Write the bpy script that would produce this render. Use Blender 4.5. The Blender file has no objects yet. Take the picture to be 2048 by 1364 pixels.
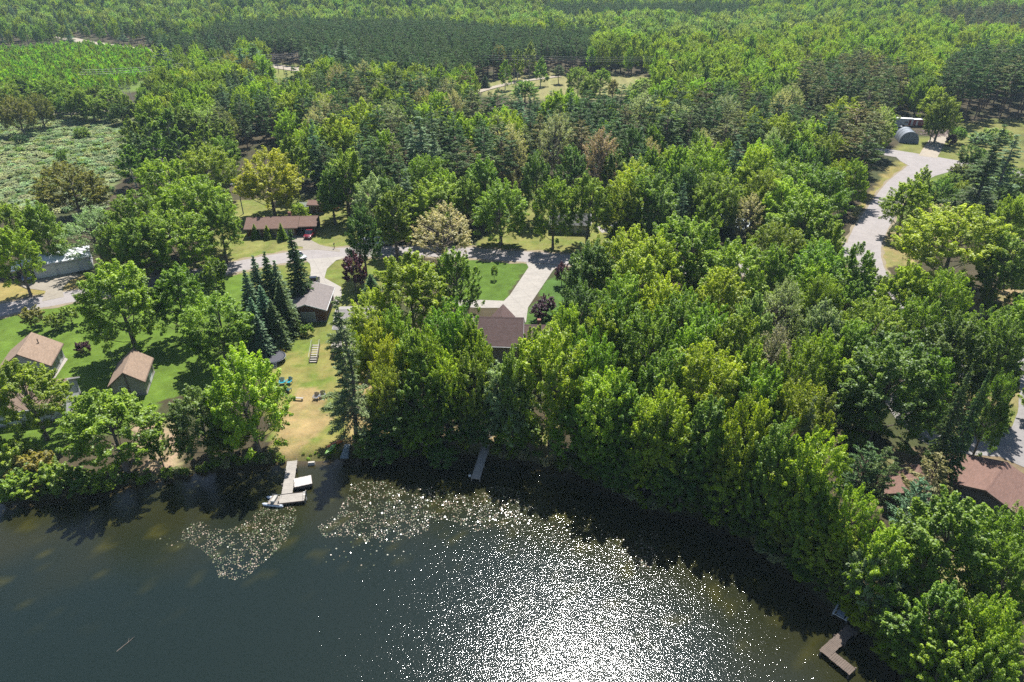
import bpy, math, random
import numpy as np
from mathutils import Vector, Matrix

R = math.radians
sc = bpy.context.scene
COL = sc.collection
rng = np.random.default_rng(7)
random.seed(7)

# ------------------------------------------------------------------ camera
F, TH, CH = 1365.0, R(30.0), 60.0
def at(px, py, z=0.0):
    """point of the ground (height z) that a pixel of the photograph looks at"""
    xc = (px - 1024) / F; yc = (682 - py) / F
    d = (xc, math.cos(TH) + yc * math.sin(TH), -math.sin(TH) + yc * math.cos(TH))
    t = (z - CH) / d[2]
    return (d[0] * t, d[1] * t)
def to_px(x, y, z=0.0):
    dz = z - CH
    f = y * math.cos(TH) - dz * math.sin(TH); u = y * math.sin(TH) + dz * math.cos(TH)
    return 1024 + F * x / f, 682 - F * u / f, f

cam = bpy.data.cameras.new('camera'); cam.lens = 24.0; cam.sensor_width = 36.0
cam.clip_start = 1.0; cam.clip_end = 20000
co = bpy.data.objects.new('camera', cam); COL.objects.link(co)
co.location = (0, 0, CH); co.rotation_euler = (R(60.0), 0, 0)
sc.camera = co

# ------------------------------------------------------------------ light
EL, AZ = R(60), R(9.5)
sun = bpy.data.lights.new('sun', 'SUN'); sun.energy = 5.0; sun.angle = R(0.53); sun.color = (1, .97, .92)
so = bpy.data.objects.new('sun', sun); COL.objects.link(so)
sv = Vector((math.sin(AZ) * math.cos(EL), math.cos(AZ) * math.cos(EL), math.sin(EL)))
so.rotation_euler = sv.to_track_quat('Z', 'Y').to_euler(); so.location = (0, 0, 200)
w = bpy.data.worlds.new('World'); sc.world = w; w.use_nodes = True
nt = w.node_tree; sky = nt.nodes.new('ShaderNodeTexSky'); sky.sky_type = 'NISHITA'; sky.sun_disc = False
sky.sun_elevation = EL; sky.sun_rotation = AZ; sky.air_density = 1.0; sky.dust_density = 0.6
bg = nt.nodes['Background']; bg.inputs[1].default_value = 0.075
nt.links.new(sky.outputs[0], bg.inputs[0])
vs = sc.view_settings; vs.view_transform = 'Standard'; vs.look = 'None'; vs.exposure = 1.25; vs.gamma = 1.0; vs.use_curve_mapping = False
cy = sc.cycles
cy.max_bounces = 7; cy.diffuse_bounces = 4; cy.glossy_bounces = 2; cy.transmission_bounces = 4
cy.transparent_max_bounces = 4; cy.volume_bounces = 0; cy.caustics_reflective = False; cy.caustics_refractive = False
cy.sample_clamp_direct = 0; cy.sample_clamp_indirect = 4
cy.use_denoising = False

# ------------------------------------------------------------------ materials
class NT:
    def __init__(s, name):
        s.m = bpy.data.materials.new(name); s.m.use_nodes = True; s.t = s.m.node_tree
        s.t.nodes.clear(); s.out = s.t.nodes.new('ShaderNodeOutputMaterial')
    def n(s, typ, **kw):
        nd = s.t.nodes.new('ShaderNode' + typ)
        for k, v in kw.items():
            if k.startswith('_'): setattr(nd, k[1:], v)
            else: s.set(nd.inputs[k if not k.isdigit() else int(k)], v)
        return nd
    def set(s, inp, v):
        if isinstance(v, bpy.types.NodeSocket): s.t.links.new(v, inp)
        elif hasattr(v, 'outputs'): s.t.links.new(v.outputs[0], inp)
        else:
            if isinstance(v, (tuple, list)) and len(v) == 3 and inp.type == 'RGBA': v = (*v, 1)
            inp.default_value = v
    def mix(s, f, a, b, mode='MIX'):
        nd = s.t.nodes.new('ShaderNodeMix'); nd.data_type = 'RGBA'; nd.blend_type = mode
        s.set(nd.inputs[0], f); s.set(nd.inputs[6], a); s.set(nd.inputs[7], b); return nd.outputs[2]
    def math(s, op, a, b=0.0, c=None, clamp=False):
        nd = s.t.nodes.new('ShaderNodeMath'); nd.operation = op; nd.use_clamp = clamp
        s.set(nd.inputs[0], a); s.set(nd.inputs[1], b)
        if c is not None: s.set(nd.inputs[2], c)
        return nd.outputs[0]
    def noise(s, scale, detail=3, rough=.55, vec=None, dist=0.0):
        nd = s.t.nodes.new('ShaderNodeTexNoise'); nd.inputs['Scale'].default_value = scale
        nd.inputs['Detail'].default_value = detail; nd.inputs['Roughness'].default_value = rough
        nd.inputs['Distortion'].default_value = dist
        if vec is not None: s.set(nd.inputs['Vector'], vec)
        return nd.outputs['Fac']
    def ramp(s, f, *stops):
        nd = s.t.nodes.new('ShaderNodeValToRGB'); s.set(nd.inputs[0], f)
        e = nd.color_ramp.elements
        while len(e) < len(stops): e.new(.5)
        for el, (p, c) in zip(e, stops):
            el.position = p; el.color = (*c, 1) if len(c) == 3 else c
        return nd.outputs[0]
    def objvec(s): return s.n('TexCoord').outputs['Object']
    def geo(s): return s.n('NewGeometry').outputs['Position']
    def surf(s, sh): s.t.links.new(sh.outputs[0] if hasattr(sh, 'outputs') else sh, s.out.inputs['Surface']); return s.m

_mats = {}
GAIN = .62      # exposure is set for the trees, pale surfaces are kept at their true ratio to them
def mat(name, col, rough=.8, var=.25, scale=3.0, spec=.3, metal=0.0, stripe=None, bump=0.0):
    """matt surface with mottled colour; stripe = (axis, period, depth) for boards, siding, seams"""
    if name in _mats: return _mats[name]
    col = tuple(x * GAIN for x in col)
    b = NT(name); v = b.objvec()
    f = b.noise(scale, 4, .6, v); f2 = b.noise(scale * 7, 2, .5, v)
    k = b.math('ADD', b.math('MULTIPLY', b.math('SUBTRACT', f, .5), var * 2.2), b.math('MULTIPLY', b.math('SUBTRACT', f2, .5), var * 1.6))
    k = b.math('ADD', k, 1.0)
    if stripe:
        ax, per, dep = stripe
        sx = b.n('SeparateXYZ', Vector=v)
        u = b.math('FRACT', b.math('DIVIDE', sx.outputs[ax], per))
        line = b.math('LESS_THAN', u, .14)
        cell = b.n('TexWhiteNoise', _noise_dimensions='1D')
        b.set(cell.inputs['W'], b.math('FLOOR', b.math('DIVIDE', sx.outputs[ax], per)))
        k = b.math('MULTIPLY', k, b.math('SUBTRACT', 1.0, b.math('MULTIPLY', line, dep)))
        k = b.math('MULTIPLY', k, b.math('ADD', .88, b.math('MULTIPLY', cell.outputs['Value'], .24)))
    kc = b.n('CombineColor'); [b.set(kc.inputs[i], k) for i in range(3)]
    c = b.mix(1.0, col, kc.outputs[0], 'MULTIPLY')
    p = b.n('BsdfPrincipled', **{'Base Color': c, 'Roughness': rough, 'Metallic': metal, 'Specular IOR Level': spec})
    _mats[name] = b.surf(p); return _mats[name]

def shingle(name, col):
    if name in _mats: return _mats[name]
    col = tuple(x * GAIN for x in col)
    b = NT(name); v = b.objvec()
    br = b.n('TexBrick', Vector=v, Color1=tuple(x * .72 for x in col), Color2=tuple(min(1, x * 1.3) for x in col), Mortar=tuple(x * .6 for x in col))
    br.inputs['Scale'].default_value = 1.0; br.inputs['Brick Width'].default_value = .42; br.inputs['Row Height'].default_value = .17
    br.inputs['Mortar Size'].default_value = .012
    c = b.mix(b.noise(.8, 4, .6, v), tuple(x * .8 for x in col), tuple(x * 1.2 for x in col))
    c = b.mix(.55, c, br.outputs['Color'])
    c = b.mix(b.math('MULTIPLY', b.noise(9, 3, .7, v), .5), c, tuple(x * .6 for x in col))
    _mats[name] = b.surf(b.n('BsdfPrincipled', **{'Base Color': c, 'Roughness': .85, 'Specular IOR Level': .25})); return _mats[name]

def foliage_mat(name, gloss=.022, trans=.5, rough=.5):
    b = NT(name)
    t = b.n('Attribute', _attribute_name='tint', _attribute_type='INSTANCER').outputs['Color']
    lv = b.n('Attribute', _attribute_name='leafv').outputs['Fac']
    k = b.math('ADD', b.math('MULTIPLY', lv, 1.1), .45)
    kc = b.n('CombineColor'); [b.set(kc.inputs[i], k) for i in range(3)]
    c = b.mix(1.0, t, kc.outputs[0], 'MULTIPLY')
    hs = b.n('HueSaturation', Color=c); b.set(hs.inputs['Hue'], b.math('ADD', .515, b.math('MULTIPLY', lv, -.03)))
    c = hs.outputs[0]
    d = b.n('BsdfDiffuse', Color=c)
    tr = b.n('BsdfTranslucent', Color=b.mix(1.0, c, (1.1, 1.28, .6), 'MULTIPLY'))
    m = b.n('MixShader', **{'0': trans}); b.t.links.new(d.outputs[0], m.inputs[1]); b.t.links.new(tr.outputs[0], m.inputs[2])
    g = b.n('BsdfGlossy', Color=(.9, .95, 1), Roughness=rough)
    m2 = b.n('MixShader', **{'0': gloss}); b.t.links.new(m.outputs[0], m2.inputs[1]); b.t.links.new(g.outputs[0], m2.inputs[2])
    return b.surf(m2)
M_LEAF = foliage_mat('leaves')
M_NEEDLE = foliage_mat('needles', .015, .25, .5)
def bark(name, col):
    b = NT(name); v = b.objvec()
    mp = b.n('Mapping', Vector=v, Scale=(6, 6, 1.2))
    c = b.ramp(b.noise(1.5, 4, .7, mp), (.3, tuple(x * .45 for x in col)), (.75, tuple(x * 1.4 for x in col)))
    return b.surf(b.n('BsdfPrincipled', **{'Base Color': c, 'Roughness': .9}))
M_BARK = bark('bark_grey', (.13, .105, .085)); M_BARKR = bark('bark_red', (.16, .10, .075)); M_BIRCH = bark('bark_pale', (.5, .47, .42))

# ------------------------------------------------------------------ mesh helpers
def mesh_np(name, V, Fc, mats=(), attrs=None, smooth=False):
    """V (n,3), Fc (m,k) same-size faces"""
    V = np.asarray(V, np.float32); Fc = np.asarray(Fc, np.int32); k = Fc.shape[1]
    me = bpy.data.meshes.new(name)
    me.vertices.add(len(V)); me.vertices.foreach_set('co', V.ravel())
    me.loops.add(Fc.size); me.loops.foreach_set('vertex_index', Fc.ravel())
    me.polygons.add(len(Fc)); me.polygons.foreach_set('loop_start', np.arange(0, Fc.size, k, dtype=np.int32))
    if smooth: me.polygons.foreach_set('use_smooth', np.ones(len(Fc), bool))
    for m in mats: me.materials.append(m)
    for nm, (typ, dom, dat) in (attrs or {}).items():
        a = me.attributes.new(nm, typ, dom)
        a.data.foreach_set('color' if 'COLOR' in typ else 'vector' if 'VECTOR' in typ else 'value', np.asarray(dat).ravel())
    me.update(calc_edges=True); return me

class MB:
    def __init__(s): s.v = []; s.f = []
    def add(s, verts, faces):
        o = len(s.v); s.v += [tuple(p) for p in verts]; s.f += [tuple(i + o for i in f) for f in faces]; return s
    def box(s, x0, x1, y0, y1, z0, z1):
        return s.add([(x0,y0,z0),(x1,y0,z0),(x1,y1,z0),(x0,y1,z0),(x0,y0,z1),(x1,y0,z1),(x1,y1,z1),(x0,y1,z1)],
                     [(0,3,2,1),(4,5,6,7),(0,1,5,4),(1,2,6,5),(2,3,7,6),(3,0,4,7)])
    def hexa(s, p):  # 8 points, bottom 4 then top 4
        return s.add(p, [(0,3,2,1),(4,5,6,7),(0,1,5,4),(1,2,6,5),(2,3,7,6),(3,0,4,7)])
    def prism(s, poly, z0, z1):
        n = len(poly)
        return s.add([(x, y, z0) for x, y in poly] + [(x, y, z1) for x, y in poly],
                     [tuple(range(n))[::-1], tuple(range(n, 2 * n))] + [(i, (i+1) % n, n + (i+1) % n, n + i) for i in range(n)])
    def profile(s, poly, y0, y1, sh=None):
        """poly in xz extruded along y; sh = (scale, z from which) narrows the top"""
        n = len(poly); q = lambda x, z, y: (x, y * (sh[0] if sh and z > sh[1] else 1), z)
        return s.add([q(x, z, y0) for x, z in poly] + [q(x, z, y1) for x, z in poly],
                     [tuple(range(n)), tuple(range(n, 2 * n))[::-1]] + [(i, n + i, n + (i+1) % n, (i+1) % n) for i in range(n)])
    def tube(s, pts, rad, seg=6):
        pts = [Vector(p) for p in pts]; rad = rad if hasattr(rad, '__len__') else [rad] * len(pts)
        o = len(s.v)
        for i, p in enumerate(pts):
            d = (pts[min(i+1, len(pts)-1)] - pts[max(i-1, 0)]).normalized()
            a = d.cross(Vector((0, 0, 1)) if abs(d.z) < .9 else Vector((1, 0, 0))).normalized(); b = d.cross(a)
            for k in range(seg):
                t = 2 * math.pi * k / seg; s.v.append(tuple(p + (a * math.cos(t) + b * math.sin(t)) * rad[i]))
        for i in range(len(pts) - 1):
            for k in range(seg):
                k2 = (k + 1) % seg; s.f.append((o+i*seg+k, o+i*seg+k2, o+(i+1)*seg+k2, o+(i+1)*seg+k))
        s.f.append(tuple(o + k for k in range(seg))[::-1]); s.f.append(tuple(o + (len(pts)-1)*seg + k for k in range(seg)))
        return s
    def beam(s, a, b, wd, ht):
        a, b = Vector(a), Vector(b); d = (b - a).normalized()
        sd = d.cross(Vector((0, 0, 1)) if abs(d.z) < .95 else Vector((0, 1, 0))).normalized() * wd / 2; up = sd.cross(d).normalized() * ht / 2
        return s.hexa([a-sd-up, a+sd-up, b+sd-up, b-sd-up, a-sd+up, a+sd+up, b+sd+up, b-sd+up])
    def build(s, name, m, parent=None, bevel=0.0, smooth=False):
        me = bpy.data.meshes.new(name); me.from_pydata(s.v, [], s.f); me.materials.append(m); me.update()
        if smooth: me.polygons.foreach_set('use_smooth', [True] * len(me.polygons))
        o = bpy.data.objects.new(name, me); COL.objects.link(o)
        if parent is not None: o.parent = parent
        if bevel: bv = o.modifiers.new('bevel', 'BEVEL'); bv.width = bevel; bv.segments = 2
        return o

def tag(o, label=None, cat=None, group=None, kind=None):
    if label: o['label'] = label
    if cat: o['category'] = cat
    if group: o['group'] = group
    if kind: o['kind'] = kind
    return o
def thing(name, label, cat, loc, rz=0.0, group=None):
    o = bpy.data.objects.new(name, None); COL.objects.link(o); o.empty_display_size = .3
    o.location = loc if len(loc) == 3 else (*loc, 0); o.rotation_euler = (0, 0, rz)
    return tag(o, label, cat, group)
def copy_tree(o, parent=None):
    c = o.copy(); COL.objects.link(c); c.parent = parent
    for ch in o.children: copy_tree(ch, c)
    return c

# ------------------------------------------------------------------ terrain
SHORE_PX = [(0,1010),(150,992),(340,958),(450,940),(560,926),(700,919),(820,915),(920,908),(1050,922),(1150,950),(1230,985),(1300,1020),(1380,1035),(1450,1060),(1530,1110),(1600,1165),(1660,1215),(1720,1262),(1780,1330),(1830,1400)]
WZ = -0.7
SHORE = [(-600.0, 20.0), (-200.0, 46.0), (-110.0, 58.0)] + [at(x, y, WZ) for x, y in SHORE_PX] + [(41, 20), (52, -40), (70, -200), (80, -600)]
LAKE = SHORE + [(-600, -600)]

def inpoly(X, Y, poly):
    c = np.zeros(np.shape(X), bool); n = len(poly); j = n - 1
    for i in range(n):
        xi, yi = poly[i]; xj, yj = poly[j]
        if yi != yj:
            c ^= ((yi > Y) != (yj > Y)) & (X < (xj - xi) * (Y - yi) / (yj - yi) + xi)
        j = i
    return c
def dist_line(X, Y, pts):
    d = np.full(np.shape(X), 1e9)
    for (ax, ay), (bx, by) in zip(pts[:-1], pts[1:]):
        L = (bx-ax)**2 + (by-ay)**2
        t = np.clip(((X-ax)*(bx-ax) + (Y-ay)*(by-ay)) / L, 0, 1)
        d = np.minimum(d, np.hypot(X - ax - t*(bx-ax), Y - ay - t*(by-ay)))
    return d
def wob(X, Y, s, seed=0):
    r = np.random.default_rng(seed); o = 0
    for k in range(6):
        a = r.uniform(0, 6.283); f = r.uniform(.6, 1.7) / s; p = r.uniform(0, 6.283)
        o = o + np.sin((X*np.cos(a) + Y*np.sin(a)) * f * 6.283 + p + 1.3*np.sin((X*np.sin(a) - Y*np.cos(a)) * f * 3.1 + p))
    return o / 6
def smooth(a, b, x):
    t = np.clip((x - a) / (b - a), 0, 1); return t*t*(3 - 2*t)
def shore_d(X, Y):
    d = dist_line(X, Y, SHORE); return np.where(inpoly(X, Y, LAKE), -d, d)
def ground_z(X, Y):
    X = np.asarray(X, float); Y = np.asarray(Y, float)
    d = shore_d(X, Y) + .35 * wob(X, Y, 5, 3)
    z = np.where(d > 0, WZ + .7 * smooth(0, 2.6, d), WZ + np.maximum(d * .22, -3.0))
    far = smooth(600, 900, np.hypot(X, Y))
    return z + far * (10 * wob(X, Y, 330, 11) + 6)

PX = lambda pts: [at(x, y) for x, y in pts]
# colour regions of the ground (grass kept green, dry grass, sand, meadow, field)
LAWN = (.105, .175, .022); DRY = (.215, .215, .065); STRAW = (.34, .25, .115); SAND = (.42, .31, .2); LITTER = (.075, .062, .036); MEAD = (.17, .19, .08)
REG = [
 ([(-200,640),(0,632),(200,596),(420,560),(500,530),(520,700),(500,760),(330,800),(300,850),(150,880),(90,930),(-200,990)], LAWN, .05),
 ([(-200,560),(0,570),(90,545),(160,550),(180,590),(0,640),(-200,650)], (.30,.24,.085), .25),
 ([(330,560),(400,520),(440,440),(470,400),(600,395),(710,410),(780,480),(800,505),(640,505),(560,540),(420,560)], DRY, .5),
 ([(500,560),(560,530),(620,520),(800,520),(800,560),(700,600),(690,720),(640,760),(560,770),(530,700)], (.18,.19,.05), .5),
 ([(520,690),(700,690),(840,690),(800,880),(720,930),(540,935),(545,760)], (.25,.225,.07), .75),
 ([(690,720),(790,690),(800,760),(770,880),(690,900)], STRAW, .3),
 ([(600,770),(640,780),(660,850),(560,930),(540,880)], STRAW, .3),
 ([(930,512),(1062,525),(1010,605),(900,605)], (.085,.15,.022), .3),
 ([(1040,640),(1115,535),(1180,540),(1180,640),(1100,680)], (.07,.135,.028), .1),
 ([(930,510),(1000,440),(1040,390),(1060,360),(1130,380),(1250,395),(1260,470),(1180,505),(1060,520)], DRY, .5),
 ([(1740,510),(1755,455),(1780,462),(1900,470),(1840,525),(1770,535)], (.29,.23,.1), .4),
 ([(1800,360),(1850,350),(1930,340),(2080,350),(2080,470),(1900,470),(1770,440)], (.12,.17,.03), .4),
 ([(1700,420),(1740,385),(1790,320),(1825,325),(1815,350),(1740,400),(1715,440)], (.27,.22,.08), .4),
 ([(1780,305),(1800,285),(1870,262),(1960,240),(2060,240),(2060,350),(1930,330),(1860,318)], (.20,.2,.06), .4),
 ([(870,860),(1120,850),(1130,915),(1060,925),(900,905)], (.32,.25,.13), .5),
 ([(270,840),(350,830),(370,900),(350,960),(290,960)], (.36,.26,.17), .4),
 ([(940,185),(980,160),(1050,150),(1100,148),(1300,152),(1310,170),(1240,195),(1050,200),(980,190)], (.26,.24,.1), .3),
 ([(520,150),(545,128),(600,133),(600,152),(560,165)], (.2,.22,.06), .2),
 ([(-400,410),(-400,225),(0,232),(260,218),(300,260),(310,330),(250,350),(200,420)], MEAD, .3),
 ([(-400,190),(-400,106),(160,92),(330,108),(300,180),(100,200)], (.13,.19,.04), .3),
 ([(1900,600),(2060,560),(2060,700),(1990,640)], (.3,.22,.12), .5),
 ([(1950,700),(2100,700),(2100,960),(1900,900),(1840,880),(1850,840)], (.24,.2,.09), .5),
 ([(1760,900),(2048,900),(2100,1100),(1900,1100),(1720,1000)], (.2,.15,.09), .5),
 ([(1840,1120),(2000,1120),(2000,1220),(1850,1220)], (.3,.23,.12), .5),
]
def ground_color(X, Y):
    n = len(X); C = np.tile(np.array(LITTER), (n, 1))
    wx = X + 1.4 * wob(X, Y, 7, 1); wy = Y + 1.8 * wob(X, Y, 7, 2)
    v = wob(X, Y, 26, 5)
    C *= (1 + .35 * v)[:, None]
    C = C * (1 - .5 * smooth(0, .5, wob(X, Y, 33, 8)))[:, None] + np.array((.05, .085, .02)) * (.5 * smooth(0, .5, wob(X, Y, 33, 8)))[:, None]
    for poly, col, dry in REG:
        m = inpoly(wx, wy, PX(poly))
        p = (smooth(-.25, .5, wob(X, Y, 9, 21) + .6 * wob(X, Y, 3.1, 22)) * dry)[:, None]
        alt = np.array(LAWN) * 1.05 if col is not LAWN else np.array(DRY)
        c = np.array(col) * (1 - p) + alt * p
        C[m] = (c * (1 + .22 * wob(X, Y, 5, 24) + .14 * wob(X, Y, 1.7, 25))[:, None])[m]
    mow = np.sign(np.sin((X * .5 + Y * .87) * 6.283 / 3.2)) * .045; C *= (1 + mow * (C[:, 1] > 1.4 * C[:, 0]))[:, None]
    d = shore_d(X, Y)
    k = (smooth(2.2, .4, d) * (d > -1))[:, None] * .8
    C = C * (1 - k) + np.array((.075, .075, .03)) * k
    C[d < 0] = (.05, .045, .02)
    return np.clip(C * GAIN, .004, .9)

def axis(a, b, step, far, g=1.09):
    c = list(np.arange(a, b + 1e-6, step)); s = step; x = b
    while x < far[1]: s *= g; x += s; c.append(x)
    s = step; x = a; lo = []
    while x > far[0]: s *= g; x -= s; lo.append(x)
    return np.array(lo[::-1] + c)
xs = axis(-112, 100, .75, (-9000, 9000)); ys = axis(32, 178, .75, (-700, 14000), 1.06)
GX, GY = np.meshgrid(xs, ys); X, Y = GX.ravel(), GY.ravel()
Z = ground_z(X, Y)
nx, ny = len(xs), len(ys)
idx = np.arange(nx * ny).reshape(ny, nx)
FQ = np.stack([idx[:-1, :-1], idx[:-1, 1:], idx[1:, 1:], idx[1:, :-1]], -1).reshape(-1, 4)
b = NT('grass_and_soil'); g = b.geo()
vc = b.n('Attribute', _attribute_name='gcol').outputs['Color']
f1 = b.noise(.9, 5, .7, g); f2 = b.noise(4.5, 3, .7, g); f3 = b.noise(.22, 3, .6, g)
k = b.math('ADD', b.math('ADD', b.math('MULTIPLY', f1, .9), b.math('MULTIPLY', f2, .9)), b.math('MULTIPLY', f3, .7))
k = b.math('SUBTRACT', k, .25)
kc = b.n('CombineColor'); [b.set(kc.inputs[i], k) for i in range(3)]
c = b.mix(1.0, vc, kc.outputs[0], 'MULTIPLY')
c = b.mix(b.math('MULTIPLY', b.math('GREATER_THAN', b.noise(2.2, 4, .75, g), .58), .35), c, b.mix(1.0, vc, (1.5, 1.2, .9), 'MULTIPLY'))
bp = b.n('Bump', Strength=.6, Distance=.15, Height=f2)
M_GROUND = b.surf(b.n('BsdfPrincipled', **{'Base Color': c, 'Roughness': .95, 'Specular IOR Level': .1, 'Normal': bp}))
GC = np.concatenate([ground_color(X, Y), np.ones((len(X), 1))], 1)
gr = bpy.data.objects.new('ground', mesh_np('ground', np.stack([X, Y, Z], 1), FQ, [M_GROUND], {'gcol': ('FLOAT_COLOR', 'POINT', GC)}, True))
COL.objects.link(gr); tag(gr, kind='structure')

# ---- lake water
wxs = axis(-100, 60, 1.0, (-620, 140), 1.12); wys = axis(20, 76, 1.0, (-620, 90), 1.12)
WX, WY = np.meshgrid(wxs, wys); X, Y = WX.ravel(), WY.ravel()
idx = np.arange(len(X)).reshape(len(wys), len(wxs))
FQ = np.stack([idx[:-1, :-1], idx[:-1, 1:], idx[1:, 1:], idx[1:, :-1]], -1).reshape(-1, 4)
dd = -shore_d(X, Y)
sh = smooth(19, 5, dd + 4 * wob(X, Y, 14, 31))[:, None]
deep = np.array((.0060, .0108, .0084)); weed = np.array((.0145, .0150, .0052))
WC = deep * (1 - sh) + weed * sh
bl = (smooth(.3, .7, wob(X, Y, 6, 33) + .5 * wob(X, Y, 2.5, 34)) * smooth(26, 9, dd) * smooth(0, 6, dd))[:, None]
WC = WC * (1 - .55 * bl) + np.array((.040, .037, .007)) * .55 * bl
ed = smooth(1.6, .1, dd)[:, None] * .35
WC = WC * (1 - ed) + np.array((.10, .065, .035)) * ed
b = NT('lake_water'); g = b.geo()
vc = b.n('Attribute', _attribute_name='bed').outputs['Color']
c = b.mix(.35, vc, b.mix(b.noise(1.6, 4, .7, g, 1.0), (.3, .3, .3), (1.7, 1.7, 1.7)), 'MULTIPLY')
c = b.mix(.5, vc, c)
mp = b.n('Mapping', Vector=g, Rotation=(0, 0, R(-18)), Scale=(1.0, 2.6, 1))
h1 = b.noise(1.5, 3, .6, mp, .4); h2 = b.noise(5.5, 2, .6, g); h3 = b.noise(.35, 2, .5, g)
hh = b.math('ADD', b.math('ADD', b.math('MULTIPLY', h1, .023), b.math('MULTIPLY', h2, .0225)), b.math('MULTIPLY', h3, .04))
bp = b.n('Bump', Strength=1.0, Distance=1.0, Height=hh)
M_WATER = b.surf(b.n('BsdfPrincipled', **{'Base Color': c, 'Roughness': .055, 'IOR': 1.333, 'Specular IOR Level': .5, 'Normal': bp}))
wa = bpy.data.objects.new('lake_water', mesh_np('lake_water', np.stack([X, Y, np.full_like(X, WZ)], 1), FQ, [M_WATER],
     {'bed': ('FLOAT_COLOR', 'POINT', np.concatenate([WC, np.ones((len(X), 1))], 1))}, True))
COL.objects.link(wa); tag(wa, kind='structure')

# ---- roads and drives
def ribbon(name, pts, width, z, m, edge=.12, label=None):
    P = [Vector((*p, 0)) for p in pts]
    Q = []                                    # smooth the line
    for i in range(len(P) - 1):
        p0, p1, p2, p3 = P[max(i-1, 0)], P[i], P[i+1], P[min(i+2, len(P)-1)]
        for k in range(8):
            t = k / 8; Q.append(.5 * ((2*p1) + (p2-p0)*t + (2*p0 - 5*p1 + 4*p2 - p3)*t*t + (3*p1 - p0 - 3*p2 + p3)*t**3))
    Q.append(P[-1]); V = []; Fc = []
    ws = width if hasattr(width, '__len__') else (width, width)
    for i, q in enumerate(Q):
        d = (Q[min(i+1, len(Q)-1)] - Q[max(i-1, 0)]).normalized(); s = Vector((-d.y, d.x, 0))
        wd = ws[0] + (ws[1] - ws[0]) * i / (len(Q) - 1)
        j = edge * math.sin(i * 1.7) * .5
        V += [tuple(q + s * (wd/2 + j) + Vector((0, 0, z))), tuple(q - s * (wd/2 + j) + Vector((0, 0, z)))]
        if i: o = 2 * i; Fc.append((o-2, o-1, o+1, o))
    if len(Fc) and True:
        n = len(V); V += [(x, y, -.15) for x, y, zz in V]
        Fc += [(2*i, 2*i+2, n+2*i+2, n+2*i) for i in range(len(Q)-1)] + [(2*i+3, 2*i+1, n+2*i+1, n+2*i+3) for i in range(len(Q)-1)]
    o = bpy.data.objects.new(name, bpy.data.meshes.new(name)); o.data.from_pydata(V, [], Fc); o.data.materials.append(m); o.data.update()
    COL.objects.link(o); return tag(o, label, kind='structure')
def sheet(name, px, z, m, kind='structure'):
    P = PX(px); mb = MB(); mb.prism(P, -.15, z); o = mb.build(name, m); return tag(o, kind=kind)
def paving(name, col, joint=None, rot=0):
    col = tuple(x * GAIN for x in col)
    b = NT(name); g = b.geo()
    f = b.noise(.35, 5, .65, g); f2 = b.noise(5, 3, .7, g); st = b.noise(1.1, 4, .7, g, 1.5)
    c = b.mix(f, tuple(x * .82 for x in col), tuple(x * 1.15 for x in col))
    c = b.mix(b.math('MULTIPLY', f2, .35), c, tuple(x * .68 for x in col))
    c = b.mix(b.math('MULTIPLY', b.math('GREATER_THAN', st, .6), .22), c, tuple(x * .6 for x in col))
    else_ = b.n('TexVoronoi', _feature='DISTANCE_TO_EDGE', Vector=b.n('Mapping', Vector=g, Scale=(.22, .22, .22))); else_.inputs['Randomness'].default_value = 1.0
    c = b.mix(b.math('MULTIPLY', b.math('LESS_THAN', else_.outputs['Distance'], .022), .35), c, tuple(x * .45 for x in col))
    pt = b.n('TexVoronoi', _feature='F1', _distance='CHEBYCHEV', Vector=b.n('Mapping', Vector=g, Scale=(.13, .2, .2), Rotation=(0, 0, .3)))
    c = b.mix(.4, c, b.mix(1.0, c, b.ramp(pt.outputs['Color'], (.0, (.8, .8, .8)), (1.0, (1.15, 1.14, 1.12))), 'MULTIPLY'))
    if joint:
        mp = b.n('Mapping', Vector=g, Rotation=(0, 0, rot)); sx = b.n('SeparateXYZ', Vector=mp)
        l = b.math('MAXIMUM', b.math('LESS_THAN', b.math('FRACT', b.math('DIVIDE', sx.outputs[0], joint)), .035),
                   b.math('LESS_THAN', b.math('FRACT', b.math('DIVIDE', sx.outputs[1], joint)), .035))
        c = b.mix(b.math('MULTIPLY', l, .35), c, tuple(x * .45 for x in col))
    return b.surf(b.n('BsdfPrincipled', **{'Base Color': c, 'Roughness': .9, 'Specular IOR Level': .2}))
M_ROAD = paving('worn_asphalt', (.37, .335, .32)); M_CONC = paving('concrete', (.42, .385, .34), 3.2, R(-25)); M_CONC2 = paving('old_concrete', (.34, .30, .24), 4.0, R(30))
M_SHLD = paving('sandy_shoulder', (.3, .245, .16)); M_DIRT = paving('gravel_track', (.42, .36, .28))
main_px = [(-120,658),(0,621),(120,597),(250,576),(400,549),(480,532),(560,517),(640,508),(760,503),(900,504),(1000,510),(1100,517),(1200,526),(1330,538),(1450,540),(1560,533),(1650,514),(1712,492)]
ribbon('road_shoulder', PX(main_px), 8.2, .012, M_SHLD, .8)
ribbon('road', PX(main_px), 6.0, .024, M_ROAD)
side_px = [(1900,760),(1850,690),(1790,630),(1745,560),(1727,510),(1735,470),(1765,420),(1800,370),(1838,338),(1858,322)]
ribbon('road_shoulder', PX(side_px), 8.4, .016, M_SHLD, .6); ribbon('road', PX(side_px), 7.2, .030, M_ROAD)
ribbon('road', PX([(1600,285),(1700,294),(1790,307),(1850,317),(1925,330),(2060,352)]), 9.5, .036, M_ROAD)
sheet('road_corner', [(1838,352),(1822,345),(1818,332),(1800,322),(1790,312),(1910,325),(1905,342),(1870,352),(1850,362)], .042, M_ROAD)
ribbon('gravel_drive', PX([(1855,314),(1868,292),(1878,276),(1885,262)]), (5.5, 5), .046, M_DIRT)
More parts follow.
